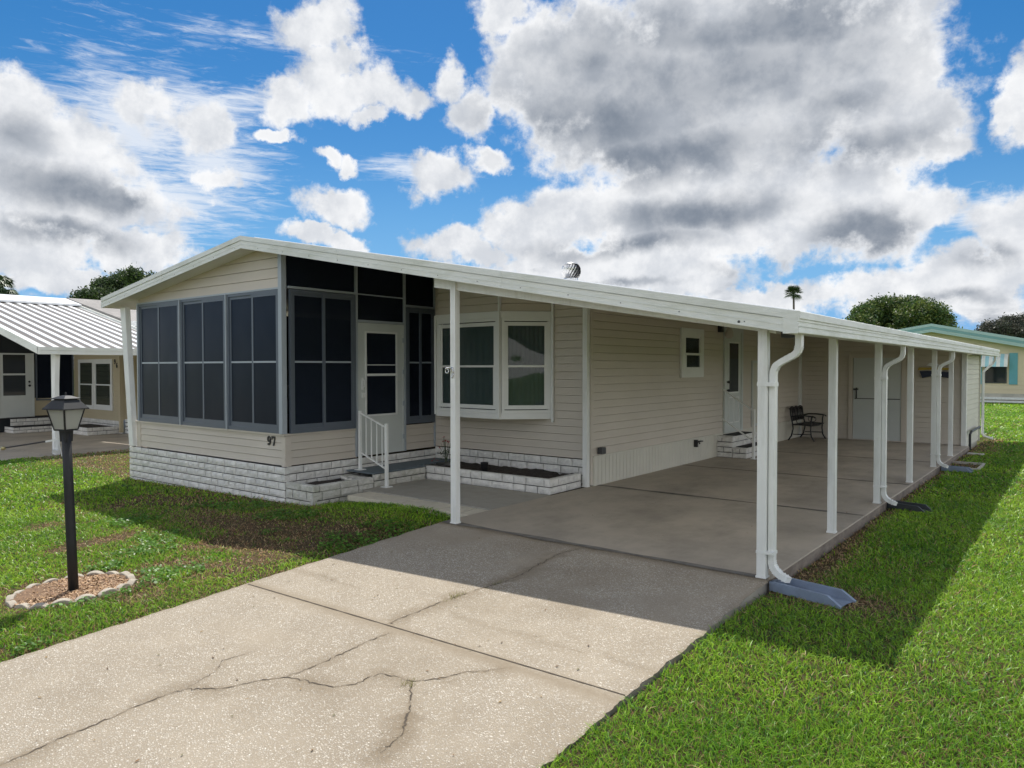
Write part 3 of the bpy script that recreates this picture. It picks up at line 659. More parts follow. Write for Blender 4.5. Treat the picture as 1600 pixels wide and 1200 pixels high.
# left eave fascia and soffit
gu = MB(); gu.box(LX-.03, LX-.002, YF-.03, YB, LZ-H, LZ+.012); gu.build('eave_fascia', FASC, roof)
sf = MB(); sf.prism([(LX,YF,LZ-.165),(-8.2,YF,rtop(-8.2)-.165),(-8.2,YF,rtop(-8.2)-.15),(LX,YF,LZ-.15)], (0, 16, 0)); sf.build('soffit', WHITE2, roof)
gs = MB()
for x0, x1 in ((LX+.01, RX), (RX, -3.5)):
    gs.prism([(x0,YF,rtop(x0)-.160),(x1,YF,rtop(x1)-.160),(x1,YF,rtop(x1)-.150),(x0,YF,rtop(x0)-.150)], (0,.30,0))
gs.build('gable_soffit', WHITE2, roof)
# beams under the carport roof
bm_ = MB(); bm_.prism([(-.33,-.01,rtop(-.33)-.11),(3.8,-.01,rtop(3.8)-.11),(3.8,-.01,rtop(3.8)-.205),(-.33,-.01,2.842)], (0,.10,0)); bm_.build('front_beam', WHITE, roof)
bm_ = MB().box(3.645, 3.735, .1, 13.7, 2.2, 2.265); bm_.build('edge_beam', WHITE, roof)
# gable (front) wall of the porch
PG = PX(.1)
wall = MB(); siding(wall, PG, -8.10, -3.62, .385, .80, lap=.115); wall.build('gable_siding', SIDE, home)['label'] = 'lap siding below the front screened windows'; wall = MB()
siding(wall, PG, -8.12, -3.62, 3.07, rbot, lap=.155)
gw = wall.build('gable_siding', SIDE, home)
tr_ = MB(); pbox(tr_, PG, -8.24, -8.10, .37, .87, -.02, .022); pbox(tr_, PG, -3.62, -3.548, .37, .835, -.06, .020)
pbox(tr_, PG, -8.12, -3.62, .80, .84, -.02, .018); pbox(tr_, PG, -8.26, -3.515, .842, .868, -.05, .045); tr_.build('corner_trim', SIDE, home)
for k, (a, b_) in enumerate(((-8.085,-6.555),(-6.525,-5.075),(-5.045,-3.615))):
    slide_unit(home, PG, a, b_, .87, 3.05, 1.955, label=('left','middle','right')[k]+' dark screened window of the front gable wall')
mu = MB(); pbox(mu, PG, -6.552, -6.528, .87, 3.05, -.02, .072); pbox(mu, PG, -5.072, -5.048, .87, 3.05, -.02, .072); pbox(mu, PG, -8.125, -8.09, .87, 3.05, -.02, .06)
pbox(mu, PG, -8.12, -3.62, 3.05, 3.075, -.02, .055); mu.build('mullion', LFRAME, home)
cp = MB().box(-3.612, -3.525, .03, .115, .87, rbot(-3.55)+.0); cp.build('corner_post', LFRAME, home)
# slanted white column at the left corner
cl = MB(); cl.prism([(-8.70,.00,3.02),(-8.50,.00,3.02),(-8.24,.00,.385),(-8.40,.00,.385)], (0,.10,0)); cl.build('slanted_column', WHITE, home, bevel=.006)
# house number
nm = MB(); digit(nm, '9', PG, -3.985, .675, .095, .145, .017, .028); digit(nm, '7', PG, -3.875, .675, .10, .145, .017, .028); nm.build('house_number', BLACK, home)
# porch side wall
PSW = PYp(-3.55)
w2 = MB(); siding(w2, PSW, .19, 1.43, .385, .80, lap=.115); w2.build('porch_siding', SIDE, home); w2 = MB(); siding(w2, PSW, 2.54, 3.29, .405, .82, lap=.125)
w2.build('porch_siding', SIDE, home)
tr_ = MB(); pbox(tr_, PSW, .082, .19, .37, .835, -.05, .020); pbox(tr_, PSW, .19, 1.46, .80, .838, -.03, .018); pbox(tr_, PSW, .152, 1.455, .8425, .8675, -.05, .037)
pbox(tr_, PSW, 2.54, 3.29, .822, .85, -.03, .03); pbox(tr_, PSW, 1.432, 1.455, .385, .80, -.03, .022); tr_.build('side_trim', SIDE, home)
slide_unit(home, PSW, .165, 1.415, .87, 3.05, 1.955, label='wide dark screened window left of the porch door')
slide_unit(home, PSW, 2.56, 3.27, .87, 2.93, 1.955, label='narrow dark screened window right of the porch door')
mu = MB(); pbox(mu, PSW, 1.43, 1.47, .40, rbot(-3.55)-.0, -.02, .045); pbox(mu, PSW, 2.515, 2.55, .40, rbot(-3.55), -.02, .045); pbox(mu, PSW, .14, 1.43, 3.06, 3.095, -.02, .05)
pbox(mu, PSW, 1.47, 2.515, 2.615, 2.655, -.02, .05); pbox(mu, PSW, 2.55, 3.28, 2.94, 2.97, -.02, .05); pbox(mu, PSW, 3.275, 3.30, .42, rbot(-3.55), -.02, .04); pbox(mu, PSW, 1.47, 2.515, 3.07, 3.09, -.012, .012); mu.build('mullion', LFRAME, home)
for (a, b_, c) in ((.14,1.43,3.095),(1.47,2.515,2.655),(2.55,3.275,2.97)):
    q = MB(); pbox(q, PSW, a, b_, c, rbot(-3.55)-.005, -.004, .004); q.build('upper_screen', SCREEN, home)
# screen door
dr = MB(); frame(dr, PSW, 1.475, 2.51, .40, 2.61, .035, -.02, .035, wb=.02); door = dr.build('porch_door', DOORW, home); door['label'] = 'white storm door of the screened porch'
q = MB(); pbox(q, PSW, 1.51, 2.475, .42, 1.07, .0, .028); pbox(q, PSW, 1.51, 1.655, 1.07, 2.575, .0, .028); pbox(q, PSW, 2.325, 2.475, 1.07, 2.575, .0, .028); pbox(q, PSW, 1.655, 2.325, 2.45, 2.575, .0, .028)
q.build('door_leaf', DOORW, door)
q = MB(); frame(q, PSW, 1.63, 2.35, 1.05, 2.475, .03, .028, .040); pbox(q, PSW, 1.66, 2.32, 1.725, 1.765, .02, .04); pbox(q, PSW, 1.66, 2.32, 1.905, 1.918, .018, .03); q.build('glass_frame', WHITE2, door)
q = MB(); pbox(q, PSW, 1.655, 2.325, 1.075, 1.725, .010, .014); pbox(q, PSW, 1.655, 2.325, 1.765, 2.45, .014, .018); q.build('glass', SCREEN, door)
q = MB(); q.box(-3.522, -3.50, 1.55, 1.585, 1.50, 1.70); q.tube([(-3.50,1.568,1.67),(-3.455,1.568,1.65),(-3.455,1.568,1.56),(-3.50,1.568,1.535)], .009, 6); q.box(-3.522, -3.49, 1.55, 1.60, 1.37, 1.45); q.build('handle', WHITE2, door)
q = MB()
for z in (.62, 1.2, 1.75, 2.3): q.box(-3.512, -3.50, 2.47, 2.50, z, z+.08)
q.build('hinge', LFRAME, door)
# porch interior: floor, back walls, so that the screens look into a room
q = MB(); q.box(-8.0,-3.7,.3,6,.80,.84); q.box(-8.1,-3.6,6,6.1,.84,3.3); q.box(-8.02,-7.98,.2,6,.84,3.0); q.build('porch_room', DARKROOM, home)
q = MB(); q.box(-7.3,-6.2,2.6,3.3,1.22,1.30); q.box(-7.3,-6.2,3.2,3.35,1.30,1.80); q.box(-7.35,-7.25,2.6,3.3,1.3,1.5); q.box(-6.25,-6.15,2.6,3.3,1.3,1.5); q.build('porch_seat', mat('seat_cloth',(.12,.11,.1),.8), home)
# the walls out of sight
q = MB(); q.box(-8.10,-8.03,.14,16.8,.38,3.0); q.box(-8.1,-.2,16.7,16.8,.0,2.9); q.box(-8.12,-8.05,.2,16.8,-.3,.38); q.build('rear_walls', SIDE, home)
# brick base of the porch
bk, mj = MB(), MB(); bricks(bk, mj, PG, -8.47, -3.47, -.32, .375, course=.116); PSWb = PYp(-3.55); bricks(bk, mj, PSWb, .095, 3.30, -.20, .38, course=.116)
bb = bk.build('brick_base', BRICK, home); mj.build('mortar', MORT, bb)
bk = MB().box(-8.47, -8.2, .1, 6, -.3, .372); bk.build('brick_return', BRICK, home)
# bay wall
PB = PX(3.31)
w3 = MB(); siding(w3, PB, -3.53, -.245, .425, rbot, lap=.125, holes=[(-3.53,-.86,1.3,2.6)])
w3.build('bay_wall_siding', SIDE, home)
bk, mj = MB(), MB(); bricks(bk, mj, PX(3.31), -3.50, -.285, .04, .42, course=.125, depth=.05); bb = bk.build('bay_brick', BRICK, home); mj.build('mortar', MORT, bb)
# bay window, projecting box with three faces
bay = MB(); bp_ = [(-3.525,3.305),(-2.95,2.73),(-1.50,2.68),(-.86,3.305)]
bay.prism([(x, y, 1.03) for x, y in bp_], (0,0,.10)); bay.prism([(x, y, 2.66) for x, y in bp_], (0,0,.115))
bayo = bay.build('bay_window', WHITE2, home, bevel=.006); bayo['label'] = 'white bay window with three glazed faces'
def seg_plane(a, b_):
    a = Vector((*a, 0)); b_ = Vector((*b_, 0)); d = (b_-a).normalized(); nrm = Vector((d.y, -d.x, 0))
    return (lambda u, w, z: tuple(a+d*u+nrm*w+Vector((0,0,z)))), (b_-a).length
us = MB()
for k, (a, b_) in enumerate(zip(bp_[:-1], bp_[1:])):
    P_, ln = seg_plane(a, b_); P2 = (lambda P_: lambda u, w, z: P_(u, w-.05, z))(P_)
    if k == 1: units = [(.03, ln-.03)]
    else: units = [(.04, ln-.05)]
    for (c, d) in units:
        f0 = MB(); frame(f0, P2, c, d, 1.13, 2.66, .045, .0, .056); fr = f0.build('bay_frame', WHITE2, bayo)
        c2, d2 = c+.045, d-.045; zm = 1.885
        f0 = MB(); frame(f0, P2, c2, d2, 1.19, 2.60, .03, .01, .048); frame(f0, P2, c2+.03, d2-.03, zm-.012, 2.57, .03, .008, .030); frame(f0, P2, c2+.03, d2-.03, 1.22, zm+.018, .034, .006, .040); f0.build('sash', WHITE2, bayo)
        f0 = MB(); pbox(f0, P2, c2+.06, d2-.06, zm+.015, 2.545, .016, .020); pbox(f0, P2, c2+.06, d2-.06, 1.25, zm-.012, .022, .026); f0.build('glass', PANE, bayo)
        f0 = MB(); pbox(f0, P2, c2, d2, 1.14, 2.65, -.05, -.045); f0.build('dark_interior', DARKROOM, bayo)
        n = 44; uu = np.linspace(c2+.03, d2-.03, n); f0 = MB(); f0.add([P2(x, -.02+.008*math.sin(j*1.35), 1.2) for j, x in enumerate(uu)]+[P2(x, -.02+.008*math.sin(j*1.35), 2.6) for j, x in enumerate(uu)], [(j, j+1, n+j+1, n+j) for j in range(n-1)])
        f0.build('curtain', CURTAIN, bayo)
    # siding above the bay
    if k: siding(us, P2, .0, ln, 2.775, (lambda a, b_, ln: lambda u: rbot(a[0]+(b_[0]-a[0])*u/ln)-.005)(a, b_, ln), lap=.125)
    else: siding(us, P2, .0, ln, 2.775, lambda u: 3.35, lap=.125)
us.build('bay_upper_siding', SIDE, bayo)
q = MB()
for (x, y) in bp_[1:3]: q.box(x-.02, x+.02, y-.025, y+.03, 1.06, 2.76)
q.bar((-1.50,2.69,2.775), (-1.50,2.69,rbot(-1.5)-.01), .03, .05); q.box(-.88,-.845,3.25,3.29,.98,rbot(-.86)-.01); q.build('bay_trim', WHITE2, bayo)
# carport-side wall
PC = PYp(-.16)
w4 = MB(); siding(w4, PC, 3.31, 13.78, .475, rbot(-.16)-.0, lap=.125)
w4.build('carport_siding', SIDE, home)
sk = MB(); n = 0
for y in np.arange(3.36, 13.75, .115):
    pbox(sk, PC, y, y+.105, .005, .462, -.01, .030); n += 1
pbox(sk, PC, 3.35, 13.77, .0, .458, -.02, .022); pbox(sk, PC, 3.35, 13.77, .455, .475, -.02, .036)
sk.build('skirting', SKIRT, home)
q = MB().box(-.25, -.150, 3.285, 3.365, .02, rbot(-.2)-.01); q.build('corner_board', SIDE, home)
# side window and side door
hung_window(home, PYp(-.145), 6.45, 7.45, 1.67, 2.62, 2.12, trim=.15, label='small double-hung window in the carport wall', curtain=False)
PD = PYp(-.145)
dr = MB(); frame(dr, PD, 8.55, 9.60, .46, 2.72, .10, .0, .04, wb=.03); sd = dr.build('side_door', DOORW, home); sd['label'] = 'white carport door with a tall dark glass'
q = MB(); pbox(q, PD, 8.65, 9.50, .49, 2.62, .003, .022); q.build('door_leaf', DOORW, sd)
q = MB(); frame(q, PD, 8.78, 9.38, 1.30, 2.42, .035, .022, .032); frame(q, PD, 8.80, 9.06, .66, 1.22, .02, .022, .030); frame(q, PD, 9.12, 9.38, .66, 1.22, .02, .022, .030); q.build('door_moulding', WHITE2, sd)
q = MB(); pbox(q, PD, 8.815, 9.345, 1.335, 2.385, .022, .027); q.build('glass', GLASS_D, sd)
q = MB()
for z in (1.37, 1.55): q.lathe((-.123, 8.72, z), [(.02,0),(.02,.02),(.03,.03),(.028,.06),(.01,.07)], 10, ax=(1,0,0))
q.build('knob', BLACK, sd)
q = MB(); frame(q, PD, 10.20, 11.1, .50, 2.02, .06, .0, .03); up_ = q.build('utility_hatch', DOORW, home); q = MB(); pbox(q, PD, 10.26, 11.04, .56, 1.96, .0, .018); q.build('hatch_panel', SIDEG, up_)
q = MB(); q.box(-.13,-.05,3.46,3.58,.50,.60); q.build('outlet_box', DGREY, home)
q = MB(); q.box(-.13,-.06,7.06,7.11,.30,.44); q.tube([(-.09,7.085,.40),(-.03,7.085,.40),(-.02,7.085,.36)], .014, 8); q.box(-.03,.03,7.03,7.14,.41,.43); q.build('hose_tap', BLACK, home)
# carport posts
def post(y, x=3.69, h=2.2, lab=None):
    q = MB().box(x-.04, x+.04, y-.04, y+.04, .0, h)
    for s in (-1, 1): q.box(x+s*.014-.0035, x+s*.014+.0035, y-.0425, y-.0395, .01, h-.01); q.box(x+.0395, x+.0425, y+s*.014-.0035, y+s*.014+.0035, .01, h-.01)
    o = q.build('carport_post', WHITE, home)
    b0 = MB().box(x-.047, x+.047, y-.047, y+.047, .001, .018); b0.build('base_cap', WHITE, o)
    if lab: o['label'] = lab
    return o
PY = [0, 2.25, 4.52, 6.84, 9.18, 11.33]
for k, y in enumerate(PY): post(y, lab=('first','second','third','fourth','fifth','sixth')[k]+' post from the front on the lawn side')
p1 = post(0, 0, rtop(0)-.20, 'tall front post beside the walkway')
post(3.235, -.205, rtop(-.2)-.13, 'post against the corner of the carport wall')
# downspouts
def spout(y, yo=.03, h=EZ-.17, lab=None, xo=3.765, bot=.02, lean=0):
    y1 = y+yo
    path = [(EX-.055,y1,h),(EX-.055,y1,h-.10),(EX-.065,y1,h-.145),(EX-.09,y1,h-.175),(xo+.075,y1,h-.235),(xo+.03,y1,h-.265),(xo+.006,y1,h-.31),(xo,y1,h-.36),(xo,y1,.16),(xo+.005,y1,.115),(xo+.03,y1,.075),(xo+.075,y1-.02,.045),(xo+.16,y1-.05,bot)]
    q = MB().tube(path, .03, flat=(.072,.052))
    # crimped elbows
    for a, b_ in ((3,4),(8,9),(9,10),(10,11),(11,12),(1,2),(5,6)):
        pa, pb = Vector(path[a]), Vector(path[b_]); 
        for s in (.25,.6): c = pa.lerp(pb, s); dd = (pb-pa).normalized()*.004; q.tube([c-dd, c+dd], .03, flat=(.078,.058))
    o = q.build('downspout', WHITE, home)
    st_ = MB().box(3.645, xo+.032, y-.045, y1+.042, 1.70, 1.735); st_.box(3.645, xo+.032, y-.045, y1+.042, .22, .245); st_.build('strap', WHITE, o)
    if lab: o['label'] = lab
spout(PY[0], lab='downspout on the front corner post'); spout(PY[2], lab='downspout on the third post'); spout(PY[4], lab='downspout on the fifth post')
q = MB().tube([(EX-.05,16.9,2.15),(EX-.05,16.9,2.05),(EX-.1,16.9,1.95),(3.80,16.7,1.80),(3.76,16.6,1.72),(3.76,16.6,.1),(3.80,16.6,.03),(4.0,16.6,-.03)], .03, flat=(.07,.05)); o = q.build('downspout', WHITE, home); o['label'] = 'downspout at the back corner of the shed'
# light box under the front roof corner
q = MB().box(3.80, 3.93, .12, .26, 2.13, 2.21); q.box(3.83,3.90,.10,.12,2.145,2.195); q.build('eave_box', DGREY, home)
# turbine vent on the roof
tv = thing('turbine_vent', (-1.26, 4.4, rtop(-1.26)), 'round spinning metal turbine vent on the white roof', 'roof vent')
q = MB().lathe((-1.26,4.4,rtop(-1.26)-.02), [(.15,0),(.13,.06),(.125,.13),(.125,.15)], 20); q.build('base', ALU, tv, smooth=True)
q = MB(); nb = 18; zc = rtop(-1.26)+.255
for k in range(nb):
    a = 2*math.pi*k/nb; pr = []
    for j in range(7):
        ph = R(-55+110*j/6); rr_ = .175*math.cos(ph)**.7; tw = .55*math.sin(ph)
        pr.append((rr_, .125*math.sin(ph)/math.sin(R(55)), tw))
    vs = []
    for (rr_, zz, tw) in pr:
        for off, dr_ in ((0, 0), (.26, -.02)): vs.append((-1.26+(rr_+dr_)*math.cos(a+tw+off), 4.4+(rr_+dr_)*math.sin(a+tw+off), zc+zz))
    q.add(vs, [(2*j, 2*j+1, 2*j+3, 2*j+2) for j in range(6)])
vn = q.build('vane', ALU, tv, smooth=True)
q = MB().lathe((-1.26,4.4,zc+.12), [(.13,0),(.12,.012),(.06,.03),(.01,.036)], 20); q.build('cap', ALU, tv, smooth=True)
q = MB().lathe((-1.26,4.4,zc-.13), [(.10,0),(.10,.24)], 16); q.build('core', BLACK, tv)

# storage shed at the back of the carport
shed = thing('storage_shed', (1.75, 13.8, 0), 'beige lap-sided storage shed closing the back of the carport', 'shed')
w5 = MB(); siding(w5, PX(13.8), -.14, 3.60, .02, lambda u: rbot(u)-.0, lap=.125); w5.build('front_siding', SIDE, shed)
w6 = MB(); siding(w6, PYp(3.67), 13.86, 16.45, -.06, 2.16, lap=.125); w6.build('side_siding', SIDEG, shed)
q = MB().box(3.60, 3.70, 13.74, 13.86, .0, 2.2); q.box(-.15,-.08,13.72,13.80,.01,2.9); q.build('corner_trim', WHITE, shed)
q = MB().box(3.62, 3.71, 16.45, 16.53, -.1, 2.2); q.build('rear_trim', SIDEG, shed)
q = MB().box(-.1, 3.62, 16.42, 16.50, -.1, 2.2); q.build('rear_wall', SIDEG, shed)
q = MB().box(-.1, 3.60, 13.83, 13.90, -.05, 2.2); q.build('inner_front', SIDE, shed); q = MB().box(3.58, 3.65, 13.87, 16.5, -.3, 2.16); q.build('inner_side', SIDEG, shed)
PSF = PX(13.79)
q = MB(); frame(q, PSF, 1.10, 2.42, .01, 2.20, .10, .0, .04, wb=.02); dd = q.build('shed_door', SIDE, shed); dd['label'] = 'white double shed door'
q = MB(); pbox(q, PSF, 1.21, 1.745, .03, 2.10, .003, .026); pbox(q, PSF, 1.755, 2.31, .03, 2.10, .003, .026); q.build('door_leaf', DOORW, dd)
q = MB(); pbox(q, PSF, 1.25, 2.29, 1.055, 1.075, .026, .032); q.build('door_rail', DGREY, dd)
q = MB().box(1.275, 1.30, 13.735, 13.765, 1.06, 1.34); q.box(1.22,1.33,13.72,13.75,1.28,1.32); q.build('door_latch', BLACK, dd)
q = MB().tube([(3.76,13.95,-.1),(3.76,13.95,.26),(3.78,14.05,.33),(3.78,15.8,.33),(3.74,16.0,.28)], .028, 8); q.build('black_pipe', BLACK, shed)
# wall ornament (boat-like shape with yellow top)
orn = thing('wall_ornament', (3.0, 13.76, 1.7), 'small yellow and navy wall ornament on the shed front', 'wall ornament')
q = MB().prism([(2.68,13.75,1.79),(3.02,13.75,1.81),(3.40,13.75,1.79),(3.36,13.75,1.85),(2.70,13.75,1.86)], (0,-.03,0)); q.build('wing', mat('yellow_paint',(.42,.30,.05),.5), orn)
q = MB().prism([(2.72,13.75,1.77),(2.78,13.75,1.60),(2.95,13.75,1.64),(3.15,13.75,1.64),(3.33,13.75,1.60),(3.40,13.75,1.77),(3.3,13.75,1.75),(3.0,13.75,1.775)], (0,-.04,0)); q.build('hull', mat('navy_paint',(.012,.018,.05),.4), orn)
q = MB().prism([(2.86,13.75,1.90),(3.06,13.75,1.88),(3.16,13.75,1.92),(3.02,13.75,1.97),(2.92,13.75,1.96)], (0,-.03,0)); q.build('head', WHITE2, orn)
# lantern beside the side door
sc_ = thing('wall_light', (-.14, 8.33, 2.62), 'dark bracket wall light with pale shade by the carport door', 'wall light')
q = MB().box(-.145, -.06, 8.25, 8.36, 2.60, 2.78); q.box(-.145,.08,8.28,8.34,2.735,2.765); q.build('bracket', BLACK, sc_)
q = MB().lathe((.07,8.33,2.47), [(.05,0),(.085,.05),(.08,.13),(.04,.23),(.02,.27)], 12); q.build('shade', mat('cream_shade',(.5,.46,.4),.5), sc_, smooth=True)

# side steps with handrail
stp = thing('brick_steps', (.2, 8.7, 0), 'white brick steps with black mats up to the carport door', 'steps')
bk, mj = MB(), MB()
bricks(bk, mj, PX(8.2), -.14, .21, .0, .43, course=.11, depth=.03, length=.3); bricks(bk, mj, PX(8.2), .21, .51, .0, .21, course=.11, depth=.03, length=.3)
bricks(bk, mj, PYp(.48), 8.19, 9.6, .0, .21, course=.11, depth=.03, length=.3); bricks(bk, mj, PYp(.19), 8.19, 9.6, .21, .43, course=.11, depth=.03, length=.3)
b0 = bk.build('brick_face', BRICK, stp); mj.build('mortar', MORT, b0)
q = MB().box(-.14,.205,8.19,9.6,.40,.435); q.box(.205,.505,8.19,9.6,.19,.215); q.build('tread', BRICK, stp)
q = MB().box(-.10,.19,8.45,9.45,.436,.446); q.box(.24,.48,8.3,9.5,.216,.226); q.build('step_mat', RUBBER, stp)
rl = thing('handrail', (.6, 8.3, 0), 'thin white sloping handrail on the carport steps', 'handrail')
q = MB().bar((-.05,8.26,1.42),(.62,8.26,.98),.035,.03); q.bar((-.05,8.26,.80),(.62,8.26,.36),.03,.025); q.build('rail', WHITE, rl)
q = MB().box(.60,.645,8.24,8.285,.0,1.02); q.box(.57,.675,8.21,8.315,.0,.012); q.build('post', WHITE, rl)

# stoop, planters
sto = thing('brick_stoop', (-3.2, 2.2, 0), 'brick stoop with slate-blue top below the porch door', 'stoop')
bk, mj = MB(), MB(); PS2 = PYp(-2.865); bricks(bk, mj, PS2, 1.20, 2.34, -.02, .195, course=.105, depth=.055); b0 = bk.build('brick_face', BRICKP, sto); mj.build('mortar', MORT, b0)
q = MB().box(-3.47,-2.83,1.185,2.345,.196,.214); q.box(-3.47,-3.0,2.345,3.24,.196,.214); q.build('painted_top', STOOP, sto)
pl1 = thing('brick_planter', (-3.1, .6, 0), 'low white split-face brick planter at the porch corner, left of the railing', 'planter', None)
bk, mj = MB(), MB(); bricks(bk, mj, PX(.105), -3.468, -2.80, -.22, .065, course=.115, depth=.075, jit=.006); bricks(bk, mj, PYp(-2.875), .03, 1.18, -.20, .065, course=.115, depth=.075, jit=.006)
b0 = bk.build('brick_face', BRICKP, pl1); mj.build('mortar', MORT, b0)
cp_ = MB()
for a, b_ in ((-3.46,-3.12),(-3.11,-2.80)): cp_.box(a, b_, .035, .15, .066, .158)
for a, b_ in ((.16,.52),(.53,.86),(.87,1.18)): cp_.box(-2.92, -2.80, a, b_, .062, .155)
cp_.box(-3.46,-2.93,1.07,1.18,.06,.15)
cp_.build('cap_course', BRICKP, pl1, bevel=.014)
so_ = MB(); n = 24
vs = [(-3.47+.56*i_/n, .15+.93*j_/n, .075+.035*float(fbm(i_*.3, j_*.3, 1, 8))) for i_ in range(n+1) for j_ in range(n+1)]
so_.add(vs, [(i_*(n+1)+j_, (i_+1)*(n+1)+j_, (i_+1)*(n+1)+j_+1, i_*(n+1)+j_+1) for i_ in range(n) for j_ in range(n)]); so_.build('soil', SOIL, pl1)
for k in range(5):
    c = (-3.36+.085*k+random.uniform(-.02,.02), 1.0-.03*k, .125); rr_ = random.uniform(.028,.045); q = MB(); prof = [(rr_*math.sin(math.pi*j/7)+.001, -rr_*.7*math.cos(math.pi*j/7)) for j in range(8)]
    q.lathe(c, prof, 8); q.v = [(x+random.uniform(-.006,.006), y+random.uniform(-.006,.006), z+random.uniform(-.004,.004)) for x, y, z in q.v]
    o = q.build('white_stone', mat('white_stone',(.7,.68,.62),.8,.1,20), None, smooth=True) if k == 0 else q.build('white_stone', bpy.data.materials['white_stone'], None, smooth=True)
    tag(o, 'small white stone on the planter soil beside the stoop, '+('nearest the wall','second from the wall','middle of five','second from the outer edge','nearest the outer edge')[k], 'stone', 'white stones in the corner planter')
pl2 = thing('brick_planter', (-1.5, 2.8, 0), 'long low brick planter filled with dark soil under the bay window', 'planter')
bk, mj = MB(), MB(); bricks(bk, mj, PX(2.40), -2.83, -.27, -.02, .205, course=.112, depth=.055, length=.42, jit=.002); bricks(bk, mj, PYp(-.315), 2.36, 3.22, -.02, .205, course=.112, depth=.05, length=.42, jit=.002)
b0 = bk.build('brick_face', BRICK, pl2); mj.build('mortar', MORT, b0)
q = MB().box(-2.83,-.28,2.36,2.44,.195,.209); q.box(-.36,-.27,2.44,3.22,.195,.209); q.build('rim', BRICK, pl2)
so_ = MB(); n = 60
vs = [(-2.83+2.46*i_/n, 2.44+.83*j_/16, .12+.10*float(fbm(i_*.25, j_*.3, 1, 18))) for i_ in range(n+1) for j_ in range(17)]
so_.add(vs, [(i_*17+j_, (i_+1)*17+j_, (i_+1)*17+j_+1, i_*17+j_+1) for i_ in range(n) for j_ in range(16)]); so_.build('soil', SOIL, pl2)
q = MB().lathe((-1.83,2.70,.16), [(.05,0),(.062,.13),(.066,.135),(.066,.15),(.055,.15),(.05,.03)], 16); tag(q.build('plant_pot', RUBBER, smooth=True), 'small black plastic pot standing on the long planter soil', 'pot')
# little flowering plant in the corner
fp = thing('flowering_plant', (-2.95, 3.0, .2), 'spindly plant with red flowers in the inner corner by the stoop', 'plant')
q = MB(); tips = []
for k in range(11):
    a = random.uniform(0, 6.28); h = random.uniform(.22,.50); sp_ = random.uniform(.03,.13); b0 = Vector((-2.95,2.98,.2)); tp = b0+Vector((sp_*math.cos(a), sp_*math.sin(a), h))
    q.tube([b0, b0.lerp(tp,.5)+Vector((0,0,.03)), tp], [.004,.003,.002], 5); tips.append(tp)
q.build('stem', mat('stem_green',(.05,.08,.03),.6), fp)
q = MB()
for k in range(70):
    c = Vector((-2.95,2.98,.22))+Vector((random.gauss(0,.05), random.gauss(0,.05), random.uniform(.0,.22))); d = Vector((random.gauss(0,1),random.gauss(0,1),random.gauss(0,.6))).normalized()*.045; s = d.cross(Vector((0,0,1))).normalized()*.012
    q.add([c, c+d*.5+s, c+d, c+d*.5-s], [(0,1,2,3)])
q.build('leaf', mat('plant_leaf',(.10,.13,.07),.5), fp)
q = MB()
for tp in tips[:6]+[Vector((-3.0,2.72,.27)), Vector((-2.97,2.66,.25)), Vector((-2.9,2.7,.26))]:
    for j in range(9):
        a = random.uniform(0,6.28); d = Vector((math.cos(a),math.sin(a),random.uniform(-.3,.9)))*.032; s = d.cross(Vector((0,0,1))).normalized()*.013
        q.add([tp, tp+d*.6+s, tp+d, tp+d*.6-s], [(0,1,2,3)])
q.build('flower', mat('red_petal',(.42,.05,.06),.5), fp)
# stair railing at the stoop
ra = thing('stair_railing', (-2.95, 1.33, .2), 'white metal stair railing with four balusters on the stoop', 'railing')
q = MB().box(-3.325,-3.28,1.31,1.355,.214,1.17); q.box(-2.70,-2.655,1.31,1.355,-.004,.99); q.build('post', WHITE, ra, bevel=.003)
q = MB().box(-3.37,-3.235,1.265,1.40,.2145,.224); q.box(-2.745,-2.61,1.265,1.40,-.005,.006); q.build('foot_plate', WHITE, ra)
q = MB().bar((-3.30,1.333,1.14),(-2.68,1.333,.93),.028,.024); q.bar((-3.30,1.333,.505),(-2.68,1.333,.275),.026,.022); q.build('rail', WHITE, ra)
for k in range(4):
    f_ = (k+1)/4.75; x = -3.28+.60*f_; zt_ = 1.13-.205*f_; zb_ = .50-.225*f_
    MB().box(x-.008,x+.008,1.325,1.341,zb_,zt_).build('baluster', WHITE, ra)
# ring bracket on the front post
br = thing('post_hook', (0,-.05,1.85), 'shiny chrome snap hook and ring fixed to the tall front post', 'hook')
q = MB().box(-.047,-.04,-.03,.03,1.83,1.88); q.tube([(-.03,-.05,1.86),(-.07,-.06,1.865),(-.095,-.06,1.85)], .011, 8); q.build('clamp', CHROME, br)
q = MB().tube([(-.075+.026*math.cos(a), -.06, 1.825+.026*math.sin(a)) for a in np.linspace(0, 6.28, 14)], .0075, 8); q.build('ring', CHROME, br, smooth=True)
q = MB().tube([(.0+.018*math.cos(a), -.05, 1.80+.055*math.sin(a)) for a in np.linspace(0, 6.28, 16)], .007, 8); q.box(-.012,.012,-.055,-.041,1.84,1.87); q.build('snap', CHROME, br, smooth=True)

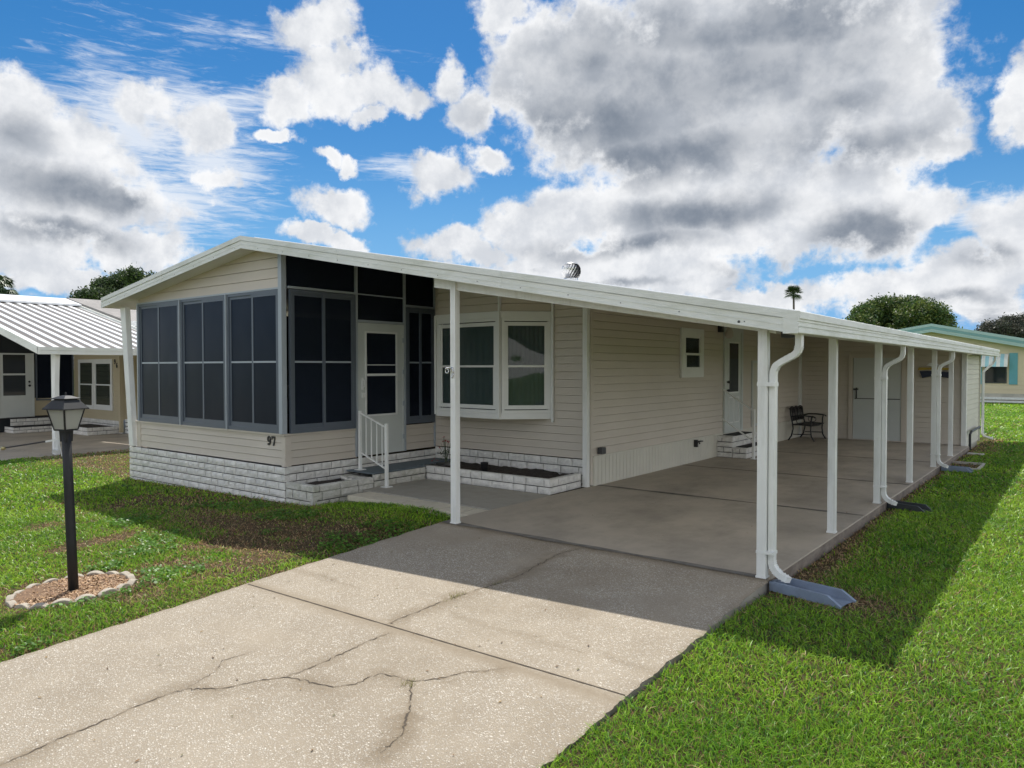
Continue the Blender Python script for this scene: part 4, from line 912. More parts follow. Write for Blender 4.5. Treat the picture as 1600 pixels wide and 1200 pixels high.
# splash blocks
def splash(name, c, ln, wd, ang, m_, label, hgt=.08, taper=.6):
    t_ = thing(name, c, label, 'splash block'); q = MB(); h = hgt
    def pt(a, b_, z): 
        ca_, sa_ = math.cos(ang), math.sin(ang); return (c[0]+a*ca_-b_*sa_, c[1]+a*sa_+b_*ca_, c[2]+z)
    w = wd/2
    for s in (-1, 1):
        q.add([pt(0,s*w,0),pt(ln,s*w*1.12,0),pt(ln,s*w*.85,0),pt(0,s*w*.7,0),pt(0,s*w,h),pt(ln*.82,s*w*1.1,h),pt(ln*.82,s*w*.84,h),pt(0,s*w*.74,h),pt(ln,s*w*1.12,.012),pt(ln,s*w*.86,.012)],
              [(4,5,6,7),(0,1,8,5,4),(3,7,6,9,2),(5,8,9,6),(0,4,7,3),(1,2,9,8)])
    q.add([pt(0,-w,0),pt(0,w,0),pt(.03,w*.8,0),pt(.03,-w*.8,0),pt(0,-w,h),pt(0,w,h),pt(.03,w*.8,h),pt(.03,-w*.8,h)], [(4,5,6,7),(0,1,5,4),(2,3,7,6),(0,4,7,3),(1,2,6,5)])
    q.build('rim', m_, t_); q = MB(); q.add([pt(.02,-w*.9,.012),pt(ln*.99,-w*1.0,.006),pt(ln*.99,w*1.0,.006),pt(.02,w*.9,.012),pt(.3*ln,0,.028),pt(ln*.99,0,.014)], [(0,1,5,4),(4,5,2,3),(0,4,3)]); q.build('channel', m_, t_)
gz = lambda x, y: float(G(x, y))+.012
splash('splash_block', (3.80,.055,-.085), .64, .25, R(-12), SPLASH, 'blue-grey plastic splash block below the front corner downspout')
splash('splash_block', (3.80,4.84,-.085), .50, .22, R(-14), SPLASHD, 'dark splash block in the grass below the middle downspout')
splash('splash_block', (3.80,9.5,-.085), .50, .22, R(-4), SPLASH, 'grey splash block in the grass beside the pale frame')
fr_ = MB().box(3.80,4.36,9.85,9.90,-.10,-.055); fr_.box(3.80,4.36,10.85,10.90,-.10,-.055); fr_.box(4.31,4.36,9.90,10.85,-.10,-.055); q_ = fr_.build('planting_frame', WOODP)
tag(q_, 'pale open frame lying on bare soil by the slab edge', 'planting frame')
q = MB().prism([(3.84,12.7,-.09),(4.12,12.65,-.09),(4.16,12.85,-.09),(3.86,12.9,-.09)], (0,0,.03)); tag(q.build('stone_slab', mat('pale_stone',(.55,.52,.47),.8)), 'small pale stone lying in the grass near the shed', 'stone')

# ------------------------------------------------------------------ bench
be = thing('garden_bench', (.2, 13.1, 0), 'ornate black cast-iron garden bench with arched slatted back in the carport corner', 'bench')
y0, y1 = 12.62, 13.62
def blend(*p): return [Vector(q_) for q_ in p]
q = MB(); n = 16
pts = []
for k in range(n*2+1):
    s = k/(n*2); yy = y0+(y1-y0)*s; zz = .80+.045*abs(math.sin(s*math.pi*3))
    pts.append((-.02+.0, yy, zz))
q.tube(pts, .024, 8)
q.tube([(.03,y0,.50),(.03,(y0+y1)/2,.515),(.03,y1,.50)], .016, 8)
for k in range(14):
    s = (k+.5)/14; yy = y0+(y1-y0)*s
    q.tube([(.03,yy,.50),(.0,yy+.015*math.sin(k*2.1),.64),(-.02,yy,.80+.045*abs(math.sin(s*math.pi*3)))], .012, 6)
q.build('backrest', BLACK, be, smooth=True)
q = MB()
for k in range(8): q.box(.065+k*.055, .112+k*.055, y0+.01, y1-.01, .405-.004*k, .42-.004*k)
q.tube([(.52,y0,.40),(.545,(y0+y1)/2,.39),(.52,y1,.40)], .02, 8); q.build('seat', BLACK, be)
for yy in (y0, y1):
    q = MB(); q.tube([(-.02,yy,.83),(.0,yy,.65),(.03,yy,.50),(.05,yy,.41),(.06,yy,.30),(.02,yy,.12),(-.06,yy,.0)], .018, 8)
    q.tube([(.52,yy,.62),(.50,yy,.52),(.50,yy,.41),(.49,yy,.28),(.51,yy,.12),(.58,yy,.0)], .018, 8)
    q.tube([(.05,yy,.41),(.5,yy,.40)], .016, 6); q.tube([(.06,yy,.16),(.5,yy,.17)], .012, 6); q.build('end_frame', BLACK, be, smooth=True)
    q = MB(); q.tube([(.02,yy,.60),(.15,yy,.635),(.35,yy,.64),(.52,yy,.625),(.58,yy,.61),(.59,yy,.585)], .017, 8)
    q.tube([(.12+.1*math.cos(a)+.12, yy, .50+.075*math.sin(a)) for a in np.linspace(0,6.28,14)], .008, 6); q.build('armrest', BLACK, be, smooth=True)

# ------------------------------------------------------------------ lamp post
LPX, LPY, LPZ = -1.591, -3.604, -.256
lampo = thing('lamp_post', (LPX, LPY, LPZ), 'black lamp post with four-sided frosted lantern in the lawn', 'lamp post')
lean = Vector((-.0315*rt.x, -.0315*rt.y, 0))*1.0
def lp(z): return Vector((LPX, LPY, LPZ+z))+lean*z
q = MB().tube([lp(-.05), lp(.5), lp(1.0), lp(1.535)], [.044,.043,.042,.040], 20); q.build('post', POST, lampo, smooth=True)
top = lp(1.53); fx_ = Vector((rt.x, rt.y, 0)).normalized(); A0 = R(-19)     # lantern turned a little
def sq(c, r_, z, rot=A0): return [c+Vector((math.cos(math.atan2(fx_.y, fx_.x)+rot+math.pi/4+k*math.pi/2)*r_, math.sin(math.atan2(fx_.y, fx_.x)+rot+math.pi/4+k*math.pi/2)*r_, z)) for k in range(4)]
def frus(mb, c, rings):
    vs = []; 
    for r_, z in rings: vs += sq(c, r_, z)
    n = len(rings); return mb.add(vs, [(4*i_+j_, 4*i_+(j_+1)%4, 4*(i_+1)+(j_+1)%4, 4*(i_+1)+j_) for i_ in range(n-1) for j_ in range(4)]+[(3,2,1,0), tuple(4*(n-1)+j_ for j_ in range(4))])
q = MB(); frus(q, top, [(.052,-.10),(.058,0),(.097,.004),(.101,.016),(.07,.018)]); q.build('lantern_base', POST, lampo)
q = MB(); lo, hi = sq(top, .094, .012), sq(top, .152, .212)
for k in range(4):
    q.bar(lo[k], hi[k], .016, .016); q.bar(hi[k], hi[(k+1)%4], .014, .014); q.bar(lo[k], lo[(k+1)%4], .014, .014)
q.build('lantern_frame', POST, lampo)
for k in range(4):
    a, b_, c, d = [v.copy() for v in (lo[k], lo[(k+1)%4], hi[(k+1)%4], hi[k])]; cc = (a+b_+c+d)/4; ins = [v+(cc-v)*.03 for v in (a,b_,c,d)]; nn = (b_-a).cross(d-a).normalized()*.003
    MB().add([v-nn for v in ins]+[v+nn for v in ins], [(3,2,1,0),(4,5,6,7)]+[(j_,(j_+1)%4,(j_+1)%4+4,j_+4) for j_ in range(4)]).build('lantern_glass', FROST, lampo)
q = MB(); frus(q, top, [(.192,.203),(.192,.211),(.108,.292),(.10,.292)]); frus(q, top, [(.120,.299),(.122,.306),(.05,.330),(.02,.334)]); frus(q, top, [(.095,.289),(.095,.301)])
q.lathe(top+Vector((0,0,.332)), [(.012,0),(.006,.012),(.01,.022),(.002,.034)], 8); q.build('lantern_roof', POST, lampo)
q = MB().lathe(top+Vector((0,0,.03)), [(.015,0),(.018,.03),(.03,.06),(.034,.085),(.026,.11),(.008,.125)], 12); q.build('bulb', BULB, lampo, smooth=True)
# ring of scalloped concrete edging
CX, CY, CR = -1.60, -3.60, .50
NP = 17; e0 = None
for k in range(NP):
    a = 2*math.pi*(k+.5)/NP+random.uniform(-.03,.03); rx_ = CR+random.uniform(-.012,.012)
    c = Vector((CX+rx_*math.cos(a)*1.02, CY+rx_*math.sin(a)*.98, 0)); c.z = float(G(c.x, c.y))+random.uniform(-.008,.006)
    if e0 is None:
        q = MB(); n = 8; w_ = .088; dth = .032
        prof = [(-w_+2*w_*j_/n, .012+.036*math.sin(math.pi*j_/n)**.8) for j_ in range(n+1)]
        poly = [(x, -dth, z) for x, z in prof]; q.prism([(-w_,-dth,-.04)]+poly+[(w_,-dth,-.04)], (0, 2*dth, 0)); e0 = q.build('edging_block', EDGE, bevel=.009); o = e0
    else: o = e0.copy(); col.objects.link(o)
    o.location = c; o.rotation_euler = (random.uniform(-.15,.15), random.uniform(-.08,.08), a+math.pi/2+random.uniform(-.1,.1))
    nth = ('','second','third','fourth','fifth','sixth','seventh','eighth','ninth','tenth','eleventh','twelfth','thirteenth','fourteenth','fifteenth','sixteenth','seventeenth')[k]
    tag(o, 'pale scalloped edging block of the lamp ring nearest the driveway' if k == 0 else 'pale scalloped edging block of the lamp ring, '+nth+' counter-clockwise from the one nearest the driveway', 'edging block', 'edging blocks around the lamp post')
# mulch
n = 2600; rr_ = np.sqrt(rng.random(n))*.50; aa = rng.random(n)*6.283; n2 = 900
mxs = np.concatenate([CX+rr_*np.cos(aa), 4.35+rng.normal(0,.16,n2//2), 3.84+rng.random(n2//2)*.22]); mys = np.concatenate([CY+rr_*np.sin(aa), .02+rng.normal(0,.2,n2//2), -.05+rng.random(n2//2)**1.4*2.6])
def chips(name, xs_, ys_, zoff, label, palette, sc=1.):
    n = len(xs_); L_ = sc*rng.uniform(.012,.04,n)[:, None]; w_ = sc*rng.uniform(.003,.008,n)[:, None]; a = rng.random(n)*6.283
    d = np.stack([np.cos(a), np.sin(a), rng.normal(0,.25,n)], 1)*L_; s = np.stack([-np.sin(a), np.cos(a), rng.normal(0,.4,n)], 1)*w_
    c = np.stack([xs_, ys_, G(xs_, ys_)+zoff+rng.random(n)*.012], 1)
    V = np.stack([c-d-s, c+d-s, c+d+s, c-d+s], 1).reshape(-1, 3)
    pal = np.array(palette)[rng.integers(0, len(palette), n)]*rng.uniform(.7,1.25,(n,1)); cc = np.repeat(np.concatenate([pal, np.ones((n,1))], 1), 4, 0)
    o = raw_mesh(name, V, np.arange(4*n), [4]*n, CHIP, cc); tag(o, label, 'mulch', kind='stuff'); return o
chips('mulch', np.repeat(mxs[:n],2)+rng.normal(0,.01,2*n), np.repeat(mys[:n],2)+rng.normal(0,.01,2*n), .012, 'tan wood-chip mulch inside the ring of edging blocks', [(.50,.33,.19),(.36,.22,.12),(.58,.42,.28),(.22,.13,.08),(.45,.30,.2)], .72)
chips('leaf_litter', mxs[n:], mys[n:], .008, 'brown dry thatch and litter on bare soil around the splash block', [(.27,.17,.09),(.36,.25,.14),(.16,.10,.06),(.3,.22,.12)], .55)
nl = 22000; lx = rng.uniform(-8.5,-.25,nl); ly = rng.uniform(-4.4,.05,nl); kk = (fbm(lx, ly, 1.15, 91) > .57) | (ly > -.35) | ((np.abs(ly+.9) < .8) & (fbm(lx, ly, 1.7, 19) > .5))
lx, ly = lx[kk], ly[kk]; okk = (np.hypot(lx-CX, ly-CY) > .56) & ((lx < -2.8) | (ly < .45))
chips('leaf_litter', lx[okk], ly[okk], .006, 'reddish brown dead thatch on the bare patches of the left lawn', [(.24,.13,.075),(.32,.2,.12),(.14,.08,.05),(.36,.27,.16)], .5)
nn_ = 160; q = MB(); q.add([(CX,CY,float(G(CX,CY))+.018)]+[(CX+.5*math.cos(a), CY+.5*math.sin(a), float(G(CX,CY))+.004) for a in np.linspace(0,6.283,33)[:-1]], [(0,k+1,(k+1)%32+1) for k in range(32)])
o = q.build('mulch_bed', mat('mulch_soil',(.19,.115,.065),.9,.35,30,bump=.01,bs=80)); o['kind'] = 'structure'

# ================================================================== GRASS
TC = Vector(CAM)
def blades(name, xs_, ys_, hgt, wid, colr, label, cat='grass', spread=.5, z=None, soft=None):
    n = len(xs_); a = rng.random(n)*6.283; ln = rng.random(n)*spread*hgt+.1*hgt
    dx, dy = np.cos(a)*ln, np.sin(a)*ln; px_, py_ = -np.sin(a)*wid, np.cos(a)*wid; zb = G(xs_, ys_)-.004 if z is None else z
    tw = rng.normal(0,.5,n); px_, py_, pz_ = px_*np.cos(tw), py_*np.cos(tw), wid*np.sin(tw)
    V = np.empty((n,5,3)); 
    V[:,0] = np.stack([xs_-px_, ys_-py_, zb], 1); V[:,1] = np.stack([xs_+px_, ys_+py_, zb], 1)
    V[:,2] = np.stack([xs_+dx*.4+px_*.9, ys_+dy*.4+py_*.9, zb+hgt*.62+pz_], 1); V[:,3] = np.stack([xs_+dx*.4-px_*.9, ys_+dy*.4-py_*.9, zb+hgt*.62-pz_], 1)
    V[:,4] = np.stack([xs_+dx, ys_+dy, zb+hgt*rng.uniform(.75,1.1,n)], 1)
    b0 = np.arange(n)[:,None]*5; F_ = np.concatenate([b0+np.array([[0,1,2,3]]), b0+np.array([[3,2,4]])], 1).ravel()
    cc = np.ones((n,5,4)); cc[:,:,:3] = colr[:,None,:]; cc[:,4,:3] *= 1.12
    o = raw_mesh(name, V.reshape(-1,3), F_, np.tile([4,3], n), GRASSM, cc.reshape(-1,4)); tag(o, label, cat, kind='stuff'); return o
def visible(x, y, pad=.06):
    d = np.stack([x-CAM.x, y-CAM.y, G(x, y)-CAM.z], 1); M_ = np.array([list(rt), list(up), list(fw)]); q = d@M_.T
    return (q[:,2] > .4) & (np.abs(q[:,0]/q[:,2]) < .6975+pad) & (np.abs(q[:,1]/q[:,2]) < .523+pad), q[:,2]
def scatter(x0, x1, y0, y1, d0):
    """candidate points with density falling with distance from the camera"""
    area = (x1-x0)*(y1-y0); n = int(area*d0); x = rng.uniform(x0, x1, n); y = rng.uniform(y0, y1, n)
    v, dist = visible(x, y, .10); x, y, dist = x[v], y[v], dist[v]
    return x, y, dist
def gcols(x, y, dry, n):
    """blade colours: greens with yellow, plus dead straw"""
    g1, g2, g3 = np.array([.125,.27,.018]), np.array([.27,.43,.035]), np.array([.05,.14,.022]); straw = np.array([.44,.33,.16]); brown = np.array([.19,.10,.055])
    t1 = np.clip(fbm(x, y, 1.1, 51)*1.9-.45+rng.normal(0,.28,n), 0, 1)[:,None]; c = g1*(1-t1)+g2*t1
    m_ = (rng.random(n) < .22); c[m_] = g3*rng.uniform(.8,1.3,(m_.sum(),1))
    m_ = rng.random(n) < np.clip(dry, 0, .97); k = rng.random(m_.sum())[:,None]; c[m_] = straw*k+brown*(1-k)
    return c*rng.uniform(.85,1.55,(n,1))
def lawn(name, x0, x1, y0, y1, d0, label, side):
    out = []
    for lo_, hi_, dens, hh, ww in ((0, 4.2, 1., .043, .0026), (4.2, 7.0, .60, .043, .0033), (7.0, 11, .34, .044, .0048), (11, 18, .12, .05, .0085), (18, 36, .05, .055, .017), (36, 64, .012, .065, .04)):
        x, y, dist = scatter(x0, x1, y0, y1, d0*dens); k = (dist >= lo_) & (dist < hi_); x, y = x[k], y[k]
        if side == 'right':
            bare = np.exp(-(((x-4.35)/.42)**2+((y-.02)/.30)**2))*.95+np.exp(-((x-3.78)/.13)**2)*np.clip((y+.2)*4,0,1)*(y < 14)*.95+np.exp(-((x-3.86)/.22)**2)*np.exp(-((y-1.2)/1.2)**2)*.9
            bare = bare+((x<4.3)&(x>3.75)&(y>9.9)&(y<10.85))*.95+np.exp(-((x-3.9)/.35)**2)*np.clip((y-12.6)/1.5,0,1)*(y < 17.3)*.8
            ok = ((x > 3.775+.03*vnoise(y, y*0, 6, 3)) | (y > 17.4)) & ~((x > 3.80) & (x < 4.44) & (np.abs(y-.055+.21*(x-3.8)) < .125)) & ~((x>3.8)&(x<4.3)&(np.abs(y-4.78)<.10)) & ~((x>3.8)&(x<4.3)&(np.abs(y-9.48)<.11)) & ~((x>3.62)&(x<3.75)&(y>13.8))
            ok &= (y < 40.5)
        else:
            bare = np.clip((fbm(x, y, 1.15, 91)-.575)*7, 0, 1)*np.clip((-.45-x)/.35, .15, 1)*np.clip((x+7.5)/3, 0, 1)*np.clip((y+4.3)/1.0, 0, 1)*.85
            bare = bare+np.clip(1-(.25-y)/.55, 0, 1)*.75*(x < -2.7)+np.exp(-((np.hypot(x-CX, y-CY)-.62)/.09)**2)*.6+np.exp(-((x+.2)/.12)**2)*.35
            bare = bare+np.exp(-(((x+.95)/.3)**2+((y+3.2)/.22)**2))*.6+.45*np.clip(1-np.abs(y+.85)/.95,0,1)*(x > -6.2)*(.7+1.3*fbm(x, y, 1.7, 19))+np.exp(-(((x+.9)/.9)**2+((y+.9)/.4)**2))*.5+np.exp(-(((x+2.4)/1.1)**2+((y+1.25)/.28)**2))*.7
            ok = (x < DX0+.03-.04*vnoise(y, y*0, 6, 3)) & (np.hypot((x-CX), y-CY) > .555) & ~((x > -8.45) & (x < -2.79) & (y > .0)) & ~((x > -2.85) & (x < -.18) & (y > .47)) & ~((x < -13.5))
            ok &= ~((x<-8.1)&(y>18))
        keep = ok & (rng.random(len(x)) > np.clip(bare, 0, 1)*.72)
        x, y, bare = x[keep], y[keep], bare[keep]; n = len(x)
        dry = .05+.75*np.clip(bare,0,1)+.35*np.clip((fbm(x, y, .6, 61)-.5)*4, 0, 1)*(.5 if side == 'left' else .12)
        h_ = hh*rng.uniform(.55,1.25,n)*(.75+.6*fbm(x, y, 2.2, 41))*(1-.45*np.clip(bare,0,1)); w_ = ww*rng.uniform(.7,1.3,n)
        # low spreading cover mixed in
        out.append((x, y, h_, w_, gcols(x, y, dry, n)))
    x, y, h_, w_, c = [np.concatenate([o_[k] for o_ in out]) for k in range(5)]
    print(name, len(x)); return blades(name, x, y, h_, w_, c, label, spread=1.7)
lawn('lawn_grass', 3.7, 22, -6.2, 40.5, 8600, 'bright green lawn grass to the right of the carport', 'right')
lawn('lawn_grass', -13.6, -.1, -6.2, 9, 8600, 'patchy green and brown lawn grass in front of the porch', 'left')
lawn('lawn_grass', -9, 3.7, 17.5, 40.5, 8600, 'sunlit lawn grass behind the shed, in front of the teal-trimmed house', 'right')
# fallen leaf bits on the concrete, tufts in the crack
nf_ = 150; fx2 = np.concatenate([rng.uniform(0,3.6,nf_), rng.uniform(0,3.6,60)]); fy2 = np.concatenate([rng.uniform(-6,-.1,nf_), rng.uniform(.2,12,60)])
L_ = rng.uniform(.006,.018,len(fx2))[:,None]; a = rng.random(len(fx2))*6.283; d = np.stack([np.cos(a),np.sin(a),rng.uniform(0,.25,len(a))],1)*L_; s_ = np.stack([-np.sin(a),np.cos(a),rng.uniform(0,.2,len(a))],1)*L_*.45
c = np.stack([fx2, fy2, .055*np.minimum(fy2,0)+.007], 1); V = np.stack([c-d, c-s_, c+d, c+s_], 1).reshape(-1,3); pal = np.array([(.20,.12,.06),(.12,.08,.05),(.28,.20,.10),(.16,.15,.07)])[rng.integers(0,4,len(a))]
o = raw_mesh('leaf_litter', V, np.arange(4*len(a)), [4]*len(a), CHIP, np.repeat(np.concatenate([pal,np.ones((len(a),1))],1),4,0)); tag(o, 'scattered brown leaf bits on the driveway and carport concrete', 'leaves', kind='stuff')
tx_ = np.concatenate([1.70+rng.normal(0,.02,70), 1.80+rng.normal(0,.02,25), 2.52+rng.normal(0,.03,30)]); ty_ = np.concatenate([-1.86+rng.normal(0,.07,70), -1.42+rng.normal(0,.06,25), -3.2+rng.normal(0,.03,30)]); nt_ = len(tx_)
blades('crack_weeds', tx_, ty_, rng.uniform(.012,.035,nt_), np.full(nt_,.0016), np.array([.24,.24,.07])*rng.uniform(.6,1.4,(nt_,1)), 'little yellowish weed tufts growing in the driveway crack', 'weeds', spread=1.4, z=.055*ty_+.002)
# small broad-leaved weeds in the left lawn
nw = 26000; x = rng.uniform(-4.5,-.25,nw); y = rng.uniform(-4.6,-.2,nw); k = (fbm(x, y, 1.6, 71) > .57) & (np.hypot(x-CX,y-CY) > .6) ; x, y = x[k], y[k]; n = len(x)
a = rng.random(n)*6.28; r_ = rng.uniform(.008,.018,n); zb = G(x,y)+rng.uniform(.012,.055,n); tl = rng.normal(0,.35,(n,2)); V = np.empty((n,6,3))
for j_ in range(6):
    ux, uy = np.cos(a+j_*1.047)*r_, np.sin(a+j_*1.047)*r_; V[:,j_] = np.stack([x+ux, y+uy, zb+ux*tl[:,0]+uy*tl[:,1]], 1)
cc = np.ones((n,6,4)); cc[:,:,:3] = (np.array([.11,.24,.035])*rng.uniform(.6,1.5,(n,1)))[:,None,:]
o = raw_mesh('clover_patch', V.reshape(-1,3), np.arange(6*n), [6]*n, GRASSM, cc.reshape(-1,4)); tag(o, 'small round-leaved weeds growing through the left lawn', 'weeds', kind='stuff')

# ================================================================== NEIGHBOUR ON THE LEFT
ZN = -.25
def nz(x): return 2.32+.22*(-13.7-x)
nh = thing('mobile_home', (-20, 4.3, ZN), 'yellow-sided neighbouring mobile home with ribbed white carport roof, behind the lamp post', 'mobile home')
rf = MB(); XR, XE = -22.2, -13.7
rf.prism([(XR,.35,nz(XR)),(XE,.35,nz(XE)),(XE,.35,nz(XE)-.06),(XR,.35,nz(XR)-.06)], (0,3.75,0)); nr = rf.build('carport_roof', mat('aged_white_roof',(.70,.70,.69),.45,.06,1), nh)
rb = MB(); y = .47
while y < 4.0: rb.bar((-21.1,y,nz(-21.1)+.012),(XE-.02,y,nz(XE-.02)+.012),.12,.022); y += .30
rb.build('roof_rib', ROOFW, nr)
rb = MB(); y = .55
RIBV = mat('roof_valley',(.10,.092,.085),.7,.1)
while y < 4.0: rb.add([(-21.1,y,nz(-21.1)+.006),(XE-.05,y,nz(XE-.05)+.006),(XE-.05,y+.17,nz(XE-.05)+.006),(-21.1,y+.17,nz(-21.1)+.006)], [(0,1,2,3)]); y += .30
rb.build('roof_valley', RIBV, nr)
q = MB(); q.prism([(XR,.25,nz(XR)+.10),(-20.9,.25,nz(-20.9)+.10),(-20.9,.25,nz(-20.9)+.04),(XR,.25,nz(XR)+.04)], (0,3.9,0)); q.prism([(XR,.25,nz(XR)+.10),(XR-4.8,.25,nz(XR)-.7),(XR-4.8,.25,nz(XR)-.76),(XR,.25,nz(XR)+.04)], (0,3.9,0)); q.build('ridge_roof', ROOFW, nr)
q = MB()
q.prism([(XR,.31,nz(XR)+.06),(XE+.02,.31,nz(XE)+.06),(XE+.02,.31,nz(XE)-.13),(XR,.31,nz(XR)-.13)], (0,.035,0)); q.prism([(XR,4.10,nz(XR)+.06),(XE+.02,4.10,nz(XE)+.06),(XE+.02,4.10,nz(XE)-.13),(XR,4.10,nz(XR)-.13)], (0,.04,0))
q.box(XE,XE+.09,.31,4.14,nz(XE)-.13,nz(XE)-.04); q.box(XE-.02,XE+.10,.31,4.14,nz(XE)-.038,nz(XE)+.045); q.build('fascia', FASC, nr)
q = MB(); q.prism([(-18.3,4.16,3.06),(-13.75,4.16,2.24),(-13.75,4.16,2.18),(-18.3,4.16,3.0)], (0,13,0)); q.build('rear_carport_roof', ROOFW, nh)
# rear part with shingles
q = MB(); q.prism([(XR,4.18,4.31),(-17.65,4.18,3.32),(-17.65,4.18,3.22),(XR,4.18,4.21)], (0,14,0)); q.prism([(XR,4.18,4.31),(-26.8,4.18,3.32),(-26.8,4.18,3.22),(XR,4.18,4.21)], (0,14,0)); q.build('shingle_roof', SHING, nh)
q = MB(); q.box(-17.66,-17.56,4.18,18.2,3.16,3.33); q.build('eave_trim', WHITE, nh)
NG = PX(4.3); NS = PYp(-22.0); NR = PYp(-18.35)
w7 = MB(); siding(w7, NG, -21.98, -18.35, .15, lambda u: nz(u)-.08, lap=.16); siding(w7, NS, .95, 4.29, .25, .85, lap=.125); siding(w7, NR, 4.3, 18, .2, 3.2, lap=.16)
siding(w7, PX(.95), -26.5, -22.0, .25, .85); w7.build('siding', SIDEN, nh)
q = MB().box(-26.6,-22.01,.99,4.2,-.3,.25); q.box(-26.6,-22.02,1.0,4.3,.3,3.0); q.build('porch_mass', DARKROOM, nh)
q = MB().box(-18.42,-18.32,4.22,4.32,-.2,3.1); q.build('corner_trim', SIDEN, nh)
bk, mj = MB(), MB(); bricks(bk, mj, NG, -21.95, -18.35, ZN, .16, course=.12, depth=.05); bricks(bk, mj, PX(3.35), -20.6, -18.5, ZN, .0, course=.12, depth=.05); bricks(bk, mj, PYp(-18.55), 3.32, 4.25, ZN, .0, course=.12, depth=.05)
bricks(bk, mj, PYp(-21.2), 2.2, 3.7, ZN, -.05, course=.12, depth=.05); bricks(bk, mj, PYp(-21.55), 2.2, 3.7, -.03, .22, course=.12, depth=.05); bricks(bk, mj, PX(2.2), -21.95, -21.15, ZN, -.05, course=.12, depth=.05)
b0 = bk.build('brick_base', BRICK, nh); mj.build('mortar', MORT, b0)
q = MB().box(-21.9,-21.15,2.2,3.7,-.06,-.04); q.box(-21.9,-21.50,2.2,3.7,.20,.23); q.build('step_top', RUBBER, nh)
q = MB().box(-20.6,-18.55,3.4,4.25,-.1,-.03); q.build('planter_soil', SOIL, nh)
# door, side panel, bay window
dr = MB(); frame(dr, NS, 2.0, 3.05, .22, 2.35, .05, .0, .05); nd = dr.build('storm_door', DOORW, nh)
q = MB(); pbox(q, NS, 2.05, 3.0, .25, .95, .0, .035); pbox(q, NS, 2.80, 3.0, .95, 2.3, .0, .035); pbox(q, NS, 2.05, 2.15, .95, 2.3, .0, .035); pbox(q, NS, 2.15, 2.8, 1.62, 1.68, .0, .04); q.build('door_leaf', DOORW, nd)
q = MB(); pbox(q, NS, 2.15, 2.8, .95, 2.3, .01, .02); q.build('glass', GLASS_D, nd)
q = MB(); q.lathe((-21.965,2.9,1.40), [(.03,0),(.035,.03),(.01,.05)], 8, ax=(1,0,0)); q.lathe((-21.965,2.9,1.27), [(.03,0),(.04,.05),(.01,.07)], 8, ax=(1,0,0)); q.build('knob', BLACK, nd)
q = MB(); pbox(q, NS, 3.15, 4.25, .80, 2.6, .0, .01); q.build('porch_screen', SCREEN, nh)
q = MB(); frame(q, NS, 3.1, 4.28, .76, 2.65, .045, .0, .04); frame(q, NS, 1.0, 1.95, .76, 2.65, .045, .0, .04); q.build('screen_frame', SLATE, nh)
hung_window(nh, NG, -21.55, -20.35, .47, 2.15, 1.30, trim=.08, label='left part of the neighbour bay window', curtain=False); hung_window(nh, NG, -20.33, -18.95, .47, 2.15, 1.30, trim=.12, label='right part of the neighbour bay window', curtain=False)
nm = MB(); digit(nm, '9', NG, -18.83, 1.98, .10, .16, .018, .03); digit(nm, '6', NG, -18.70, 1.86, .10, .16, .018, .03); nm.build('house_number', DGREY, nh)
q = MB()
for k in range(4): q.box(-18.3,-17.6,4.36,4.40,ZN+.02+k*.12,ZN+.11+k*.12)
q.build('white_slat', WHITE, nh)
# flared front post
q = MB().prism([(-14.0,.70,2.2),(-13.72,.70,2.2),(-13.80,.70,1.45),(-13.80,.70,ZN),(-14.0,.70,ZN)], (0,.10,0)); q.build('carport_post', WHITE, nh)
q = MB().tube([(-13.78,.70,ZN+.32),(-13.70,.66,ZN+.12),(-13.60,.6,ZN+.1)], .05, flat=(.10,.08)); q.build('downspout_foot', WHITE, nh)
q = MB().box(-26,-13.6,-12.4,.5,-.6,ZN-.008); q.box(-26,-13.6,.52,20,-.6,ZN)
o = q.build('neighbour_slab', SLAB); o['kind'] = 'structure'
q = MB().tube([(-14.25,-.2,ZN+.22),(-13.2,.55,ZN+.42)], .018, 8); hb = thing('sprayer_wand', (-14,-.2,ZN), 'thin dark pole with brass end leaning beside the neighbour carport post', 'pole'); q.build('pole', BLACK, hb)
q = MB().lathe((-14.33,-.26,ZN+.20), [(.04,0),(.05,.04),(.03,.09)], 10, ax=(1,.7,.2)); q.build('brass_end', mat('brass',(.5,.42,.2),.35,metal=1), hb)
q = MB().bar((-14.3,-.3,ZN+.2),(-14.4,-.35,ZN),.02,.02); q.bar((-13.2,.55,ZN+.42),(-13.15,.6,ZN),.015,.015); q.bar((-13.45,.37,ZN+.37),(-13.2,.55,ZN+.425),.045,.045); q.build('end_sleeve', WHITE, hb)
q = MB().lathe((-18.33,6.0,1.0), [(.26,0),(.34,.03),(.34,.10),(.26,.13)], 20, ax=(1,0,0)); tag(q.build('hose_reel', mat('green_hose',(.03,.09,.05),.5), smooth=True), 'coiled green hose on the neighbour wall behind the slanted column', 'hose')

# ================================================================== HOUSE BEHIND ON THE RIGHT
bh = thing('mobile_home', (2, 41.4, 0), 'distant cream mobile home with teal roof trim, shutters and striped awning', 'mobile home')
BY = 41.4; AX, AZ = -1.04, 4.29
def bt(x): return AZ-.218*(x-AX) if x > AX else AZ-.16*(AX-x)
bt.apex = AX
w8 = MB(); siding(w8, PX(BY), -6.5, 7.6, .42, lambda u: bt(u)-.3, lap=.23, holes=()) ; 
